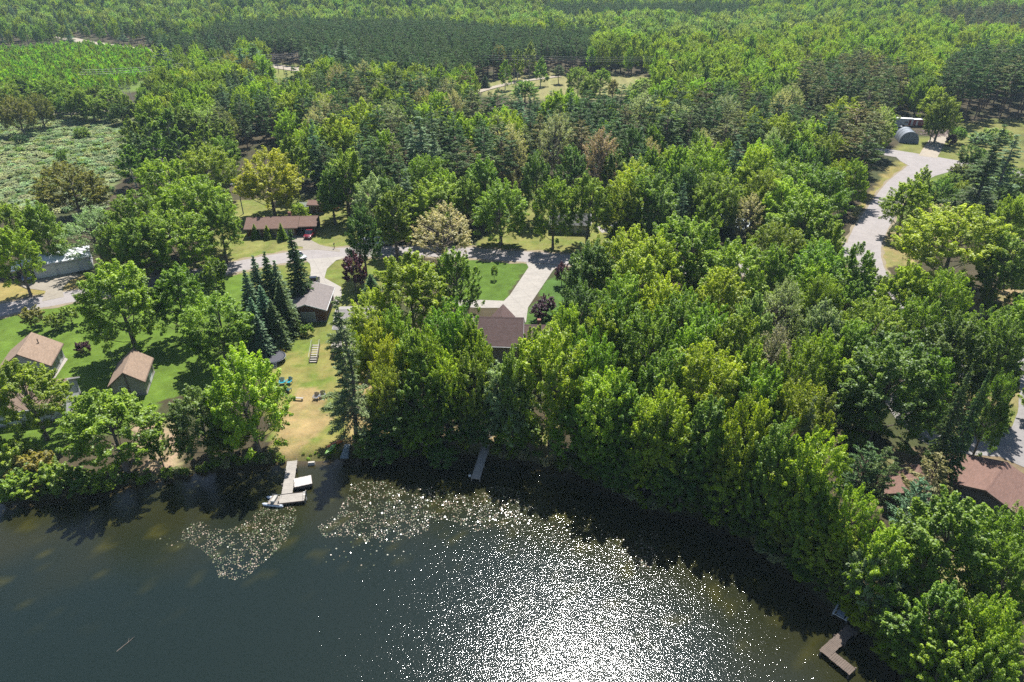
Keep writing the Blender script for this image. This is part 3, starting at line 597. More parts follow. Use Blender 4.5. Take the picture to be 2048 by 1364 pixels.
# ---- the woods beyond, filled by region
BLOCK = [PX(p) for p, c, d in REG[:14] + REG[16:20]]
ROADL = [(PX(main_px), 7), (PX(side_px), 11), (PX([(1600,285),(1700,294),(1790,307),(1850,317),(1925,330),(2060,352)]), 9), (PX([(165,84),(300,103)]), 11), (PX([(520,130),(600,141)]), 9), (PX([(100,230),(262,221)]), 6), (PX([(120,76),(530,130),(760,150)]), 7)]
MIX = [ # polygon in picture, species/colour choices, spacing
 ([(330,80),(430,46),(560,36),(900,36),(1090,58),(1195,52),(1170,96),(1010,120),(900,135),(700,128),(600,110),(480,72)], [('red_pine', 'dark green', 1)], 5.2, (15, 17)),
 ([(1090,4),(1500,4),(1490,26),(1300,22),(1100,22)], [('red_pine', 'dark green', 1)], 5.2, (15, 17)),
 ([(0,50),(320,44),(480,70),(480,110),(300,90),(150,80),(0,110)], [('white_pine', 'blue-green', 5), ('red_pine', 'dark green', 3), ('maple', 'green', 3), ('tall', 'pale green', 1)], 8, (13, 19)),
 ([(-200,0),(800,0),(900,36),(560,36),(320,46),(0,50),(-200,60)], [('maple', 'pale green', 6), ('tall', 'bright green', 3), ('white_pine', 'blue-green', 2), ('maple', 'silvery green', 2), ('sparse', 'tan', .6)], 8.5, (9, 17)),
 ([(800,0),(1100,0),(1090,50),(900,36)], [('tall', 'yellow-green', 3), ('maple', 'pale green', 3), ('maple', 'bright green', 2)], 8, (9, 16)),
 ([(1090,24),(1500,26),(1700,30),(1500,70),(1195,70)], [('white_pine', 'blue-green', 4), ('maple', 'pale green', 3), ('maple', 'bright green', 2), ('sparse', 'tan', 1)], 8.5, (13, 19)),
 ([(1880,8),(2300,8),(2300,60),(1990,55),(1880,30)], [('red_pine', 'brownish', 3), ('white_pine', 'blue-green', 2)], 7, (15, 19)),
 ([(1500,0),(2300,0),(2300,20),(1500,24)], [('white_pine', 'blue-green', 3), ('maple', 'bright green', 3), ('tall', 'pale green', 2)], 8.5, (12, 19)),
 ([(1590,150),(1720,112),(1800,140),(1830,215),(1740,225),(1600,190)], [('red_pine', 'brownish', 5), ('red_pine', 'dark green', 3), ('spruce', 'dark green', 1)], 6, (18, 22)),
 ([(1885,140),(1960,110),(2300,100),(2300,245),(1960,240),(1900,215)], [('red_pine', 'dark green', 6), ('red_pine', 'brownish', 3)], 6.5, (20, 24)),
 ([(1180,60),(2300,30),(2300,110),(1880,140),(1720,112),(1590,150),(1480,150),(1180,140)], [('maple', 'bright green', 5), ('tall', 'yellow-green', 4), ('oak', 'bright green', 3), ('white_pine', 'blue-green', 1.6), ('oak', 'yellow-green', 1.5), ('sparse', 'tan', .4)], 8, (12, 20)),
 ([(640,150),(760,150),(900,165),(1260,200),(1480,180),(1600,190),(1760,225),(1760,300),(1600,260),(1300,290),(1280,330),(1050,330),(760,320),(620,290),(560,170)], [('red_pine', 'brownish', 5), ('red_pine', 'dark green', 3.5), ('white_pine', 'blue-green', .8), ('sparse', 'tan', .7), ('maple', 'bright green', 2.2), ('tall', 'green', 1.6), ('sparse', 'rusty', .3)], 6.2, (14, 21)),
 ([(440,110),(640,150),(620,260),(430,230)], [('red_pine', 'dark green', 4), ('maple', 'bright green', 2), ('white_pine', 'blue-green', 2), ('sparse', 'bronze', 1), ('red_pine', 'brownish', 2)], 6.8, (15, 19)),
 ([(-300,100),(300,100),(300,230),(-300,230)], [('maple', 'green', 4), ('aspen', 'green', 3), ('oak', 'bronze', .6), ('maple', 'pale green', 1)], 7, (9, 14)),
]
MIXD = [('maple', 'green', 3), ('tall', 'bright green', 5), ('maple', 'bright green', 4), ('maple', 'yellow-green', 1.5), ('oak', 'olive', 2), ('tall', 'deep green', 3), ('white_pine', 'blue-green', 1)]
occ = {}
def free(x, y, r):
    i, j = int(x // 8), int(y // 8)
    for a in range(i - 1, i + 2):
        for b_ in range(j - 1, j + 2):
            for (u, v, q) in occ.get((a, b_), ()):
                if (u - x)**2 + (v - y)**2 < min(r, q)**2: return False
    return True
def occupy(x, y, r): occ.setdefault((int(x // 8), int(y // 8)), []).append((x, y, r))
for x, y, h, wd, s, c in PLACED: occupy(x, y, 3 if s in ('shrub', 'plum', 'spruce') else 6.5)
NBUILD = [(PX(p), 3) for p in ([(480,480),(640,480),(640,420),(480,430)], [(570,650),(665,650),(690,560),(600,560)], [(950,760),(1120,740),(1120,610),(940,610)], [(1900,1080),(2100,1100),(2060,930),(1780,940)],
          [(10,780),(310,800),(310,690),(10,690)], [(40,570),(190,560),(190,500),(60,500)], [(1090,470),(1190,468),(1185,430),(1090,430)], [(1440,470),(1510,470),(1510,430),(1430,430)], [(1930,430),(2040,430),(2030,370),(1930,375)], [(590,440),(660,435),(660,400),(590,400)], [(1770,310),(1860,300),(1850,240),(1770,235)])]
n0 = 260000
cy_ = np.sqrt(rng.random(n0)) * 1350; az = rng.uniform(-.82, .82, n0)
cx_ = cy_ * np.tan(az) * .98; cand = (cy_ > 78)
CX, CYY = cx_[cand], cy_[cand]
blk = np.zeros(len(CX), bool)
for p in BLOCK: blk |= inpoly(CX, CYY, p)
for p, m in NBUILD: blk |= inpoly(CX, CYY, p)
for l, r in ROADL: blk |= dist_line(CX, CYY, l) < r
blk |= shore_d(CX, CYY) < 3
zz = ground_z(CX, CYY)
fy = CYY * math.cos(TH) - (zz + 14 - CH) * math.sin(TH); fu = CYY * math.sin(TH) + (zz + 14 - CH) * math.cos(TH)
TPX = 1024 + F * CX / fy; TPY = 682 - F * fu / fy
blk |= (TPX < -90) | (TPX > 2140) | (TPY < -40)
reg = np.full(len(CX), -1)
for i, (p, *_r) in reversed(list(enumerate(MIX))): reg[inpoly(TPX, TPY, p)] = i
# west of the houses, and open lakeside gardens, stay free
blk |= (TPX < 620) & (TPY > 222); blk |= (TPX < 480) & (TPY > 560); blk |= (TPX < 1160) & (TPY > 400); blk |= (TPX > 1755) & (TPY > 238) & (TPY < 520)
order = np.argsort(CYY)
# openings through which the photograph shows ground, water or roofs: no filler tree may stand in front of them
WIN = [[(955,160),(1050,148),(1140,146),(1300,150),(1290,180),(1150,192),(1060,190),(1000,182),(960,184)], [(535,126),(598,130),(598,150),(540,152)], [(160,78),(305,98),(305,108),(160,92)], [(0,232),(100,226),(262,218),(262,230),(0,244)],
       [(0,85),(160,84),(300,104),(300,140),(0,150)], [(1785,240),(1850,236),(1960,250),(2048,250),(2048,345),(1790,345)], [(1700,440),(1790,330),(1840,320),(1860,340),(1790,420),(1755,500),(1690,500)], [(1030,395),(1070,380),(1075,490),(1030,490)], [(1200,440),(1245,438),(1230,462),(1195,470)]]
BPX = 1024 + F * CX / (CYY * math.cos(TH) - (zz - CH) * math.sin(TH)); BPY = 682 - F * (CYY * math.sin(TH) + (zz - CH) * math.cos(TH)) / (CYY * math.cos(TH) - (zz - CH) * math.sin(TH))
for wn in WIN:
    for tt in (-.1, .2, .5, .8):
        for dx in (-1, 0, 1): blk |= inpoly(TPX + (BPX - TPX) * tt + dx * 3.2 * F / fy, TPY + (BPY - TPY) * tt, wn)
FILL = []
for q in order:
    if blk[q]: continue
    x, y = float(CX[q]), float(CYY[q]); i = reg[q]
    if i >= 0: _, ch, spc, hr = MIX[i]
    else: ch, spc, hr = MIXD, 7.2, (14, 18)
    if TPY[q] > 420: spc, hr = 8.5, (10, 14)
    spc *= 1 + max(0, (y - 500)) / 2400
    if not free(x, y, spc): continue
    occupy(x, y, spc)
    ws = np.array([k[2] for k in ch]); cl = wob(np.array([x]), np.array([y]), 38, 40 + i)[0]
    u = (np.clip(.5 + .55 * cl, 0, .999) * .65 + rng.random() * .35) if i >= 0 else rng.random()
    kx = min(int(np.searchsorted(np.cumsum(ws) / ws.sum(), u)), len(ch) - 1)
    s, c, _ = ch[kx]; h = rng.uniform(*hr)
    if s == 'sparse': h *= 1.05
    w0 = SP[s][0][3] / SP[s][0][2]
    FILL.append((x, y, float(zz[q]), h, h * w0 * rng.uniform(.9, 1.25), s, c))

def tint_of(c, j=.13):
    t = np.array(TINT[c]) * 1.12 * (1 + rng.uniform(-j, j)); t[0] *= 1 + rng.uniform(-.16, .16); return [float(v) for v in t]
INIT = {}
used_proto = {}
def make_tree(x, y, z, h, wd, s, c, label):
    k = int(rng.integers(len(SP[s]))); cm, tm, H0, W0 = SP[s][k]
    nm, _ = KIND[s]
    group = {'tall': 'broadleaf trees', 'maple': 'broadleaf trees', 'oak': 'broadleaf trees', 'aspen': 'broadleaf trees', 'sparse': 'thin twiggy trees', 'shrub': 'garden and shore shrubs', 'plum': 'small ornamental trees'}.get(s, 'conifers')
    t = thing(nm, label, CAT.get(s, 'tree'), (x, y, z), rng.uniform(0, 6.283), group)
    t.scale = (wd / W0, wd / W0, h / H0)
    cr = bpy.data.objects.new('crown', cm); COL.objects.link(cr); cr.parent = t; cr['tint'] = tint_of(c)
    tr = bpy.data.objects.new('trunk', tm); COL.objects.link(tr); tr.parent = t
    used_proto.setdefault((s, k), (cr, tr)); return t

BUDGET = {'tree': 300, 'pine tree': 130, 'spruce tree': 60, 'shrub': 60}
cnt = {}
ALLT = [(x, y, 0.0, h, wd, s, c) for x, y, h, wd, s, c in PLACED]
for s in ('shrub',): pass
for t in ALLT: cnt[CAT.get(t[5], 'tree')] = cnt.get(CAT.get(t[5], 'tree'), 0) + 1
REST = []
for f in sorted(FILL, key=lambda f: -f[4] / math.hypot(f[0], f[1])):
    ca = CAT.get(f[5], 'tree'); px, py, _ = to_px(f[0], f[1], f[2] + f[3] * .7)
    if cnt.get(ca, 0) < BUDGET[ca] and f[1] < 330 and -10 < px < 2058: cnt[ca] = cnt.get(ca, 0) + 1; ALLT.append(f)
    else: REST.append(f)
# labels: the kind and colour of the tree and its rank by distance from a place one can find
info = []
for (x, y, z, h, wd, s, c) in ALLT:
    px, py, _ = to_px(x, y, z + h * .6); near = sorted((math.hypot(px - lx, (py - ly) * 1.15), ln, px - lx, py - ly) for ln, lx, ly in LM)
    near = [q for q in near if q[0] > 22] or near
    info.append((px, py, near))
keys = {}
for i, (px, py, near) in enumerate(info):
    d, ln, dx, dy = near[0]
    side = ('to the right of' if dx > 0 else 'to the left of') if abs(dx) > 1.1 * abs(dy) else ('behind' if dy < 0 else 'in front of')
    keys.setdefault((ln, side, ALLT[i][6], KIND[ALLT[i][5]][1]), []).append((d, i))
LBL = {}
for (ln, side, c, kn), L in keys.items():
    for r, (d, i) in enumerate(sorted(L)):
        n = (ORD[r] if r < len(ORD) else 'furthest ')
        pre = (n + 'nearest ') if len(L) > 1 else ''
        LBL[i] = f'{pre}{c} {kn} {side} the {ln}'
for i, t in enumerate(ALLT): make_tree(*t, LBL[i])

# ---- what nobody could count: one object each, points that carry copies of the trees above
def stuff(name, pts, label, cat):
    """pts: x, y, z, h, w, species, colour"""
    P, TI, SC, RO, PI_ = [], [], [], [], []
    keys_ = sorted(used_proto); ki = {k: i for i, k in enumerate(keys_)}
    for x, y, z, h, wd, s, c in pts:
        ks = [k for k in keys_ if k[0] == s]
        if not ks: continue
        k = ks[int(rng.integers(len(ks)))]; _, _, H0, W0 = SP[s][k[1]]
        P.append((x, y, z - .1)); TI.append((*tint_of(c, .2), 1)); SC.append((wd / W0, wd / W0, h / H0)); RO.append((0, 0, rng.uniform(0, 6.283))); PI_.append(ki[k])
    me = bpy.data.meshes.new(name); me.vertices.add(len(P)); me.vertices.foreach_set('co', np.array(P, np.float32).ravel())
    for nm, ty, dat in (('tint', 'FLOAT_COLOR', TI), ('scl', 'FLOAT_VECTOR', SC), ('rot', 'FLOAT_VECTOR', RO)):
        a = me.attributes.new(nm, ty, 'POINT'); a.data.foreach_set('color' if 'COLOR' in ty else 'vector', np.array(dat, np.float32).ravel())
    a = me.attributes.new('proto', 'INT', 'POINT'); a.data.foreach_set('value', np.array(PI_, np.int32))
    o = bpy.data.objects.new(name, me); COL.objects.link(o); tag(o, label, cat, kind='stuff')
    ng = bpy.data.node_groups.new(name, 'GeometryNodeTree')
    ng.interface.new_socket('Geometry', in_out='INPUT', socket_type='NodeSocketGeometry'); ng.interface.new_socket('Geometry', in_out='OUTPUT', socket_type='NodeSocketGeometry')
    gi = ng.nodes.new('NodeGroupInput'); go = ng.nodes.new('NodeGroupOutput'); J = ng.nodes.new('GeometryNodeJoinGeometry'); L = ng.links.new
    def attr(nm, ty):
        q = ng.nodes.new('GeometryNodeInputNamedAttribute'); q.data_type = ty; q.inputs['Name'].default_value = nm; return q.outputs['Attribute']
    pr, sc_, ro_ = attr('proto', 'INT'), attr('scl', 'FLOAT_VECTOR'), attr('rot', 'FLOAT_VECTOR')
    for k in sorted({k for k in keys_ if ki[k] in set(PI_)}):
        cr, tr = used_proto[k]; j = ng.nodes.new('GeometryNodeJoinGeometry')
        for ob in (cr, tr):
            oi = ng.nodes.new('GeometryNodeObjectInfo'); oi.transform_space = 'ORIGINAL'; oi.inputs['Object'].default_value = ob
            L(oi.outputs['Geometry'], j.inputs[0])
        g2 = ng.nodes.new('GeometryNodeGeometryToInstance'); L(j.outputs[0], g2.inputs[0])
        ip = ng.nodes.new('GeometryNodeInstanceOnPoints'); L(gi.outputs[0], ip.inputs['Points']); L(g2.outputs[0], ip.inputs['Instance'])
        cmp_ = ng.nodes.new('FunctionNodeCompare'); cmp_.data_type = 'INT'; cmp_.operation = 'EQUAL'
        ii = [s_ for s_ in cmp_.inputs if s_.type == 'INT' and s_.enabled]
        L(pr, ii[0]); ii[1].default_value = ki[k]
        L(cmp_.outputs[0], ip.inputs['Selection']); L(sc_, ip.inputs['Scale']); L(ro_, ip.inputs['Rotation'])
        L(ip.outputs[0], J.inputs[0])
    L(J.outputs[0], go.inputs[0])
    md = o.modifiers.new('spread', 'NODES'); md.node_group = ng
    return o
def scatter(poly_px, spacing, fn, n=40000, block=()):
    P = np.array(PX(poly_px)); x0, y0 = P.min(0); x1, y1 = P.max(0)
    X = rng.uniform(x0, x1, n); Y = rng.uniform(y0, y1, n); m = inpoly(X + 3 * wob(X, Y, 15, 9), Y + 3 * wob(X, Y, 15, 10), PX(poly_px))
    oc = {}; out = []
    zz = ground_z(X, Y)
    for x, y, z, ok in zip(X, Y, zz, m):
        if not ok: continue
        i, j = int(x // spacing), int(y // spacing)
        if any((u-x)**2 + (v-y)**2 < spacing**2 for a in (i-1, i, i+1) for b_ in (j-1, j, j+1) for u, v in oc.get((a, b_), ())): continue
        oc.setdefault((i, j), []).append((x, y)); out.append(fn(float(x), float(y), float(z)))
    return out
plant = [f for f in REST if f[5] == 'red_pine' and f[1] > 430]
stuff('far_forest', [f for f in REST if not (f[5] == 'red_pine' and f[1] > 430)], 'mixed woods of leafy trees and pines reaching to the far hills', 'forest')
stuff('pine_plantation', plant, 'dense dark blocks of planted pines in the distant woods', 'pine plantation')
U = rng.uniform
stuff('willow_scrub', scatter([(-160,430),(-160,236),(60,240),(190,238),(250,246),(262,300),(300,330),(235,352),(200,420)], 2.1, lambda x, y, z: (x, y, z, U(.8, 1.7), U(2.6, 4.6), 'shrub', random.choice(['scrub'] * 6 + ['pale green', 'silvery green']))), 'pale silvery low scrub covering the wet meadow', 'scrub')
stuff('sapling_stand', scatter([(-160,190),(-160,104),(60,104),(160,94),(300,108),(300,150),(260,178),(100,195)], 2.8, lambda x, y, z: (x, y, z, U(3.5, 6), U(2.2, 3.4), random.choice(['aspen', 'aspen', 'shrub']), random.choice(['lime', 'lime', 'lime', 'yellow-green', 'bright green'])), 60000), 'bright yellow-green stand of young saplings beyond the meadow', 'saplings')
und = scatter([(1150,560),(1240,450),(1400,430),(1680,510),(1690,560),(2048,560),(2048,700),(1950,760),(1750,760),(1720,900),(1640,1050),(1300,960),(1180,900),(1130,760)], 4.0, lambda x, y, z: (x, y, z, U(1.5, 3.5), U(2.5, 4.5), 'shrub', random.choice(['green', 'deep green', 'olive'])), 20000)
stuff('undergrowth', und, 'low leafy undergrowth filling the lakeside wood', 'undergrowth')
sb = []
for (ax, ay), (bx, by) in zip(SHORE[3:-4], SHORE[4:-3]):
    n = int(math.hypot(bx-ax, by-ay) / .55)
    for i in range(n):
        t = (i + U(0, 1)) / n; o = U(.2, 1.5) if U(0, 1) < .8 else U(.2, 2.6); L_ = math.hypot(bx-ax, by-ay); x, y = ax + (bx-ax)*t - (by-ay)/L_*o, ay + (by-ay)*t + (bx-ax)/L_*o
        p_ = to_px(x, y)[0]
        if 568 < p_ < 604 or 935 < p_ < 962 : continue
        z = float(ground_z(np.array([x]), np.array([y]))[0]); hs = U(.25, .7) if 590 < p_ < 720 else U(.4, 1.3)
        sb.append((x, y, z, hs, hs * U(1.2, 1.9), 'shrub', random.choice(['green', 'olive', 'green', 'tan', 'yellow-green'])))
stuff('shoreline_plants', sb, 'weeds and small plants edging the lake bank', 'shoreline plants')

# ------------------------------------------------------------------ buildings
M_WHITE = mat('white_paint', (.78, .78, .76), .6, .06); M_TRIM = mat('trim_white', (.7, .7, .68), .6, .06); M_GLASS = mat('window_glass', (.03, .04, .05), .08, .05, spec=.8)
M_TANW = mat('tan_siding', (.37, .34, .29), .8, .1, 2, stripe=(2, .18, .25)); M_GREYW = mat('grey_siding', (.4, .41, .4), .8, .1, 2, stripe=(2, .18, .22))
M_BRNW = mat('brown_siding', (.16, .09, .055), .85, .2, 2, stripe=(0, .3, .3)); M_REDB = mat('red_brown_boards', (.2, .105, .07), .85, .2, 2, stripe=(2, .2, .3))
M_DARKW = mat('dark_siding', (.13, .125, .115), .85, .2, 2, stripe=(2, .2, .25)); M_METALR = mat('white_metal_roof', (.8, .82, .86), .45, .05, 1, stripe=(0, .6, .12))
M_WOOD = mat('weathered_wood', (.30, .265, .225), .9, .35, 1.5); M_WOODL = mat('pale_wood', (.40, .365, .32), .9, .25, 1.5); M_WOODB = mat('brown_wood', (.15, .115, .092), .9, .4, 1.5)
M_METAL = mat('galvanised_metal', (.62, .64, .66), .4, .1, metal=.6); M_DARK = mat('dark_metal', (.035, .035, .038), .5, .1); M_TYRE = mat('tyre_rubber', (.02, .02, .02), .8, .1)
SH_TAN = shingle('tan_shingles', (.34, .24, .17)); SH_GREY = shingle('grey_shingles', (.25, .215, .20)); SH_MAR = shingle('maroon_shingles', (.155, .10, .09)); SH_BRN = shingle('brown_shingles', (.20, .12, .09)); SH_RED = shingle('red_brown_shingles', (.225, .13, .10)); SH_LG = shingle('light_grey_shingles', (.34, .31, .29))

def opening(root, L, W, side, u, z, wd, ht, kind, m=None):
    """door or window on a wall: side f(ront -y) b(ack) l(eft -x) r(ight)"""
    o = thing_part = None
    def place(mb_fn, name, mm, parent):
        mb = MB(); mb_fn(mb); o = mb.build(name, mm, parent); return o
    ax = {'f': (0, -W/2, 0), 'b': (0, W/2, math.pi), 'l': (-L/2, 0, -math.pi/2), 'r': (L/2, 0, math.pi/2)}[side]
    def fin(o, par):
        if par is root:
            o.location = (ax[0] + u * math.cos(ax[2]), ax[1] + u * math.sin(ax[2]), z); o.rotation_euler = (0, 0, ax[2])
        return o
    if kind == 'window':
        mb = MB(); t = .09
        mb.box(-wd/2, wd/2, -.06, .03, 0, t).box(-wd/2, wd/2, -.06, .03, ht-t, ht).box(-wd/2, -wd/2+t, -.058, .03, t, ht-t).box(wd/2-t, wd/2, -.058, .03, t, ht-t).box(-.03, .03, -.05, .03, t, ht-t)
        o = fin(mb.build('window', M_TRIM, root), root)
        MB().box(-wd/2+t, wd/2-t, -.03, .02, t, ht-t).build('pane', M_GLASS, o)
    else:
        mb = MB(); mb.box(-wd/2, wd/2, -.05, .03, .02, ht)
        n = 4 if kind == 'garage_door' else 2
        for i in range(n):
            z0 = .08 + i * (ht - .1) / n; mb.box(-wd/2+.12, wd/2-.12, -.075, -.05, z0, z0 + (ht-.1)/n - .07)
        o = fin(mb.build('garage_door' if kind == 'garage_door' else 'door', m or M_WHITE, root), root)
        MB().box(wd/2-.2 if kind == 'door' else -.12, wd/2-.1 if kind == 'door' else .12, -.13, -.07, ht*.48, ht*.48+.06).build('handle', M_DARK, o)
        f = MB().box(-wd/2-.1, -wd/2-.004, -.07, .03, .02, ht+.1).box(wd/2+.004, wd/2+.1, -.07, .03, .02, ht+.1).box(-wd/2-.004, wd/2+.004, -.068, .03, ht+.004, ht+.1)
        fin(f.build('door_frame', M_TRIM, root), root)
    return o
def gable_roof(root, L, W, eave, ridge, ov, m, fascia=M_TRIM, dx=0.0, dy=0.0, dz=0.0, name='roof'):
    s = (ridge - eave) / (W/2); hw = W/2 + ov; hl = L/2 + ov; ez = eave - s*ov; t = .16
    mb = MB()
    for sg in (-1, 1):
        a = [(-hl, sg*hw, ez), (hl, sg*hw, ez), (hl, 0, ridge), (-hl, 0, ridge)]
        if sg > 0: a = a[::-1]
        mb.hexa([(x+dx, y+dy, z+dz+.006) for x, y, z in a] + [(x+dx, y+dy, z+dz+t) for x, y, z in a])
    r = mb.build(name, m, root)
    cap = MB(); hl2 = hl + .02
    cap.add([(-hl2+dx, -.2+dy, ridge+dz+t-.2*s+.015), (hl2+dx, -.2+dy, ridge+dz+t-.2*s+.015), (hl2+dx, dy, ridge+dz+t+.03), (-hl2+dx, dy, ridge+dz+t+.03), (-hl2+dx, .2+dy, ridge+dz+t-.2*s+.015), (hl2+dx, .2+dy, ridge+dz+t-.2*s+.015)], [(0,1,2,3), (3,2,5,4)])
    cap.build('ridge_cap', m, r)
    fm = MB()
    for e in (-1, 1):
        for sg in (-1, 1):
            x0, x1 = sorted((e*(hl+.003), e*(hl+.05)))
            fm.hexa([(x0+dx, sg*(hw+.0)+dy, ez+dz-.06), (x1+dx, sg*hw+dy, ez+dz-.06), (x1+dx, dy, ridge+dz-.06), (x0+dx, dy, ridge+dz-.06), (x0+dx, sg*hw+dy, ez+dz+t), (x1+dx, sg*hw+dy, ez+dz+t), (x1+dx, dy, ridge+dz+t), (x0+dx, dy, ridge+dz+t)])
    for sg in (-1, 1):
        y0, y1 = sorted((sg*(hw+.004), sg*(hw+.1))); fm.box(-hl+dx, hl+dx, y0+dy, y1+dy, ez+dz-.05, ez+dz+.1)
    fm.build('fascia', fascia, r); return r
def house(name, label, cat, cx, cy, rz, L, W, eave, ridge, rm, wm, ov=.45, openings=(), fascia=M_TRIM, base=True, group=None):
    t = thing(name, label, cat, (cx, cy, 0), rz, group)
    mb = MB(); mb.add([(-L/2,-W/2,-.3),(L/2,-W/2,-.3),(L/2,W/2,-.3),(-L/2,W/2,-.3),(-L/2,-W/2,eave),(L/2,-W/2,eave),(L/2,W/2,eave),(-L/2,W/2,eave),(-L/2,0,ridge),(L/2,0,ridge)],
                      [(0,1,5,4),(2,3,7,6),(1,2,6,9,5),(3,0,4,8,7)])
    mb.build('wall', wm, t)
    gable_roof(t, L, W, eave, ridge, ov, rm, fascia)
    if base: MB().box(-L/2-.05, L/2+.05, -W/2-.05, W/2+.05, -.3, .22).build('foundation', mat('block_foundation', (.33, .32, .3), .9, .2), t)
    for o in openings: opening(t, L, W, *o)
    return t

# two small tan cottages on the lawn
cb = house('cottage', 'small tan cottage with a steep brown roof and a TV antenna mast beside it', 'cottage', -59.5, 90.0, R(105), 6.6, 4.5, 2.6, 4.4, SH_TAN, M_TANW, .3,
     [('l', -.9, 1.0, .8, 1.1, 'window'), ('f', .6, 0, 1.9, 2.1, 'garage_door'), ('b', 1, 1, 1, 1, 'window')], fascia=mat('brown_trim', (.2, .14, .1)))
MB().box(-3.38, -3.28, -.12, .12, .3, 4.0).build('downpipe', mat('brown_pipe', (.16, .12, .1)), cb)
ca = house('cottage', 'wider tan cottage by the road with a large low brown roof slope', 'cottage', -78.0, 94.4, R(106), 6.6, 7.0, 2.5, 5.0, SH_TAN, M_GREYW, .35,
     [('f', -1.4, .9, 1.2, 1.2, 'window'), ('f', 1.2, 0, .95, 2.05, 'door'), ('l', .8, 1.0, 1.1, 1.1, 'window')], fascia=mat('brown_trim', (.2, .14, .1)))
MB().tube([(1.2, -1.4, 4.2), (1.2, -1.4, 5.0)], .08).build('vent_pipe', M_DARK, ca)
# white house in the bottom left with a porch
wh = house('lake_house', 'white house at the lake with a porch slab, mostly under trees', 'house', -71.5, 83.2, R(14), 11, 7, 2.7, 4.6, SH_TAN, mat('white_siding', (.62, .63, .62), .7, .06, stripe=(2, .2, .15)), .4,
     [('f', 2.2, .9, 1.0, 1.3, 'window'), ('f', 3.5, .9, 1.0, 1.3, 'window'), ('f', -1, .8, 1.6, 1.4, 'window'), ('r', 0, 0, .95, 2.05, 'door')])
pp = MB().box(5.6, 8.6, -3.2, .6, -.3, .16).build('porch_slab', M_CONC, wh)
rl = MB()
for x in (5.8, 6.7, 7.6): rl.box(x-.05, x+.05, .45, .55, .16, 1.1)
rl.box(5.75, 7.65, .46, .54, 1.1, 1.18); rl.build('railing', M_WHITE, wh)
# white metal garage with lean-to
gw = house('garage', 'white metal double garage with a ribbed roof and a lean-to on its left', 'garage', -96.2, 135.2, R(30), 10.5, 6.6, 2.9, 3.7, M_METALR, mat('white_metal_wall', (.66, .68, .72), .5, .06, stripe=(0, .3, .12)), .25,
     [('f', -3.2, 0, 3.6, 2.3, 'garage_door'), ('f', .9, 0, 3.6, 2.3, 'garage_door'), ('f', 4.0, 0, .9, 2.0, 'door')])
ca_ = MB(); ca_.hexa([(-9.2,-2.6,2.1),(-5.6,-2.6,2.75),(-5.6,3.2,2.75),(-9.2,3.2,2.1),(-9.2,-2.6,2.2),(-5.6,-2.6,2.85),(-5.6,3.2,2.85),(-9.2,3.2,2.2)]); lt = ca_.build('lean_to_roof', M_METALR, gw)
for p in ((-9.0,-2.4),(-9.0,3.0)): MB().box(p[0]-.08, p[0]+.08, p[1]-.08, p[1]+.08, -.2, 2.14).build('post', M_WOOD, gw)
# ranch house with carport
rx, ry = at(548, 474); 
rh = house('ranch_house', 'long brown ranch house with a carport at its end and the golden oak behind', 'house', -57.4, 157.0, R(5), 11.4, 7.2, 2.4, 3.7, SH_BRN, M_BRNW, .5,
     [('f', -3.5, .9, 1.6, 1.2, 'window'), ('f', 0, .7, 2.2, 1.5, 'window'), ('f', 3.2, 0, .95, 2.05, 'door'), ('f', 4.7, .9, 1.0, 1.1, 'window')], fascia=mat('brown_trim', (.2, .14, .1)))
gable_roof(rh, 3.7, 6.8, 2.35, 3.5, .35, SH_BRN, mat('brown_trim', (.2, .14, .1)), dx=8.3, dy=.4, name='carport_roof')
for p in ((9.9, -2.9), (9.9, 3.5), (6.8, -2.9)): MB().box(p[0]-.09, p[0]+.09, p[1]-.09, p[1]+.09, -.2, 2.4).build('carport_post', M_WOODB, rh)
MB().box(6.3, 10.1, 3.6, 3.75, -.2, 2.4).build('carport_wall', M_BRNW, rh)
MB().box(3.4, 4.1, .6, 1.2, 2.8, 4.6).build('chimney', mat('chimney_brick', (.3, .14, .1), .9, .3), rh)
sx, sy = at(634, 427)
house('shed', 'brown board shed with a pale brown roof behind the ranch house', 'shed', sx, sy + 1.7, R(-2), 4.0, 3.2, 2.3, 2.9, SH_RED, M_BRNW, .3, [('f', -.6, 0, 1.5, 1.9, 'door', M_BRNW), ('f', 1.2, 1.1, .6, .6, 'window')], fascia=mat('brown_trim', (.2, .14, .1)))
sx, sy = at(608, 428)
house('shed', 'small green garden shed left of the brown board shed', 'shed', sx, sy + 1.3, R(4), 2.6, 2.4, 2.0, 2.6, shingle('green_grey_roof', (.3, .33, .27)), mat('green_boards', (.12, .2, .14), .8, .15, stripe=(0, .2, .25)), .15, [('f', 0, 0, 1.2, 1.8, 'door', mat('green_boards_b', (.1, .17, .12), .8, .15))])
# gray-roofed garage, gable to the lake
g2 = house('garage', 'garage with a gray shingle roof and brown gable facing the lake', 'garage', -37.9, 115.3, R(94), 9.0, 6.6, 2.6, 3.75, SH_GREY, M_REDB, .4,
     [('l', .2, 0, 2.4, 2.0, 'garage_door', M_GREYW), ('l', -2.2, 1.0, .8, .9, 'window'), ('f', 2, .9, 1, 1, 'window'), ('r', 0, 0, 2.8, 2.1, 'garage_door')])
ax_, ay_ = at(592, 643)
hut = thing('storage_box', 'white lidded storage box beside the gray-roofed garage', 'storage box', (ax_, ay_ + .5, 0), R(5))
MB().box(-1.0, 1.0, -.45, .45, 0, 1.0).build('body', M_WHITE, hut, .03); MB().hexa([(-1.05,-.5,1.004),(1.05,-.5,1.004),(1.05,.5,1.16),(-1.05,.5,1.16),(-1.05,-.5,1.08),(1.05,-.5,1.08),(1.05,.5,1.26),(-1.05,.5,1.26)]).build('lid', M_WHITE, hut)
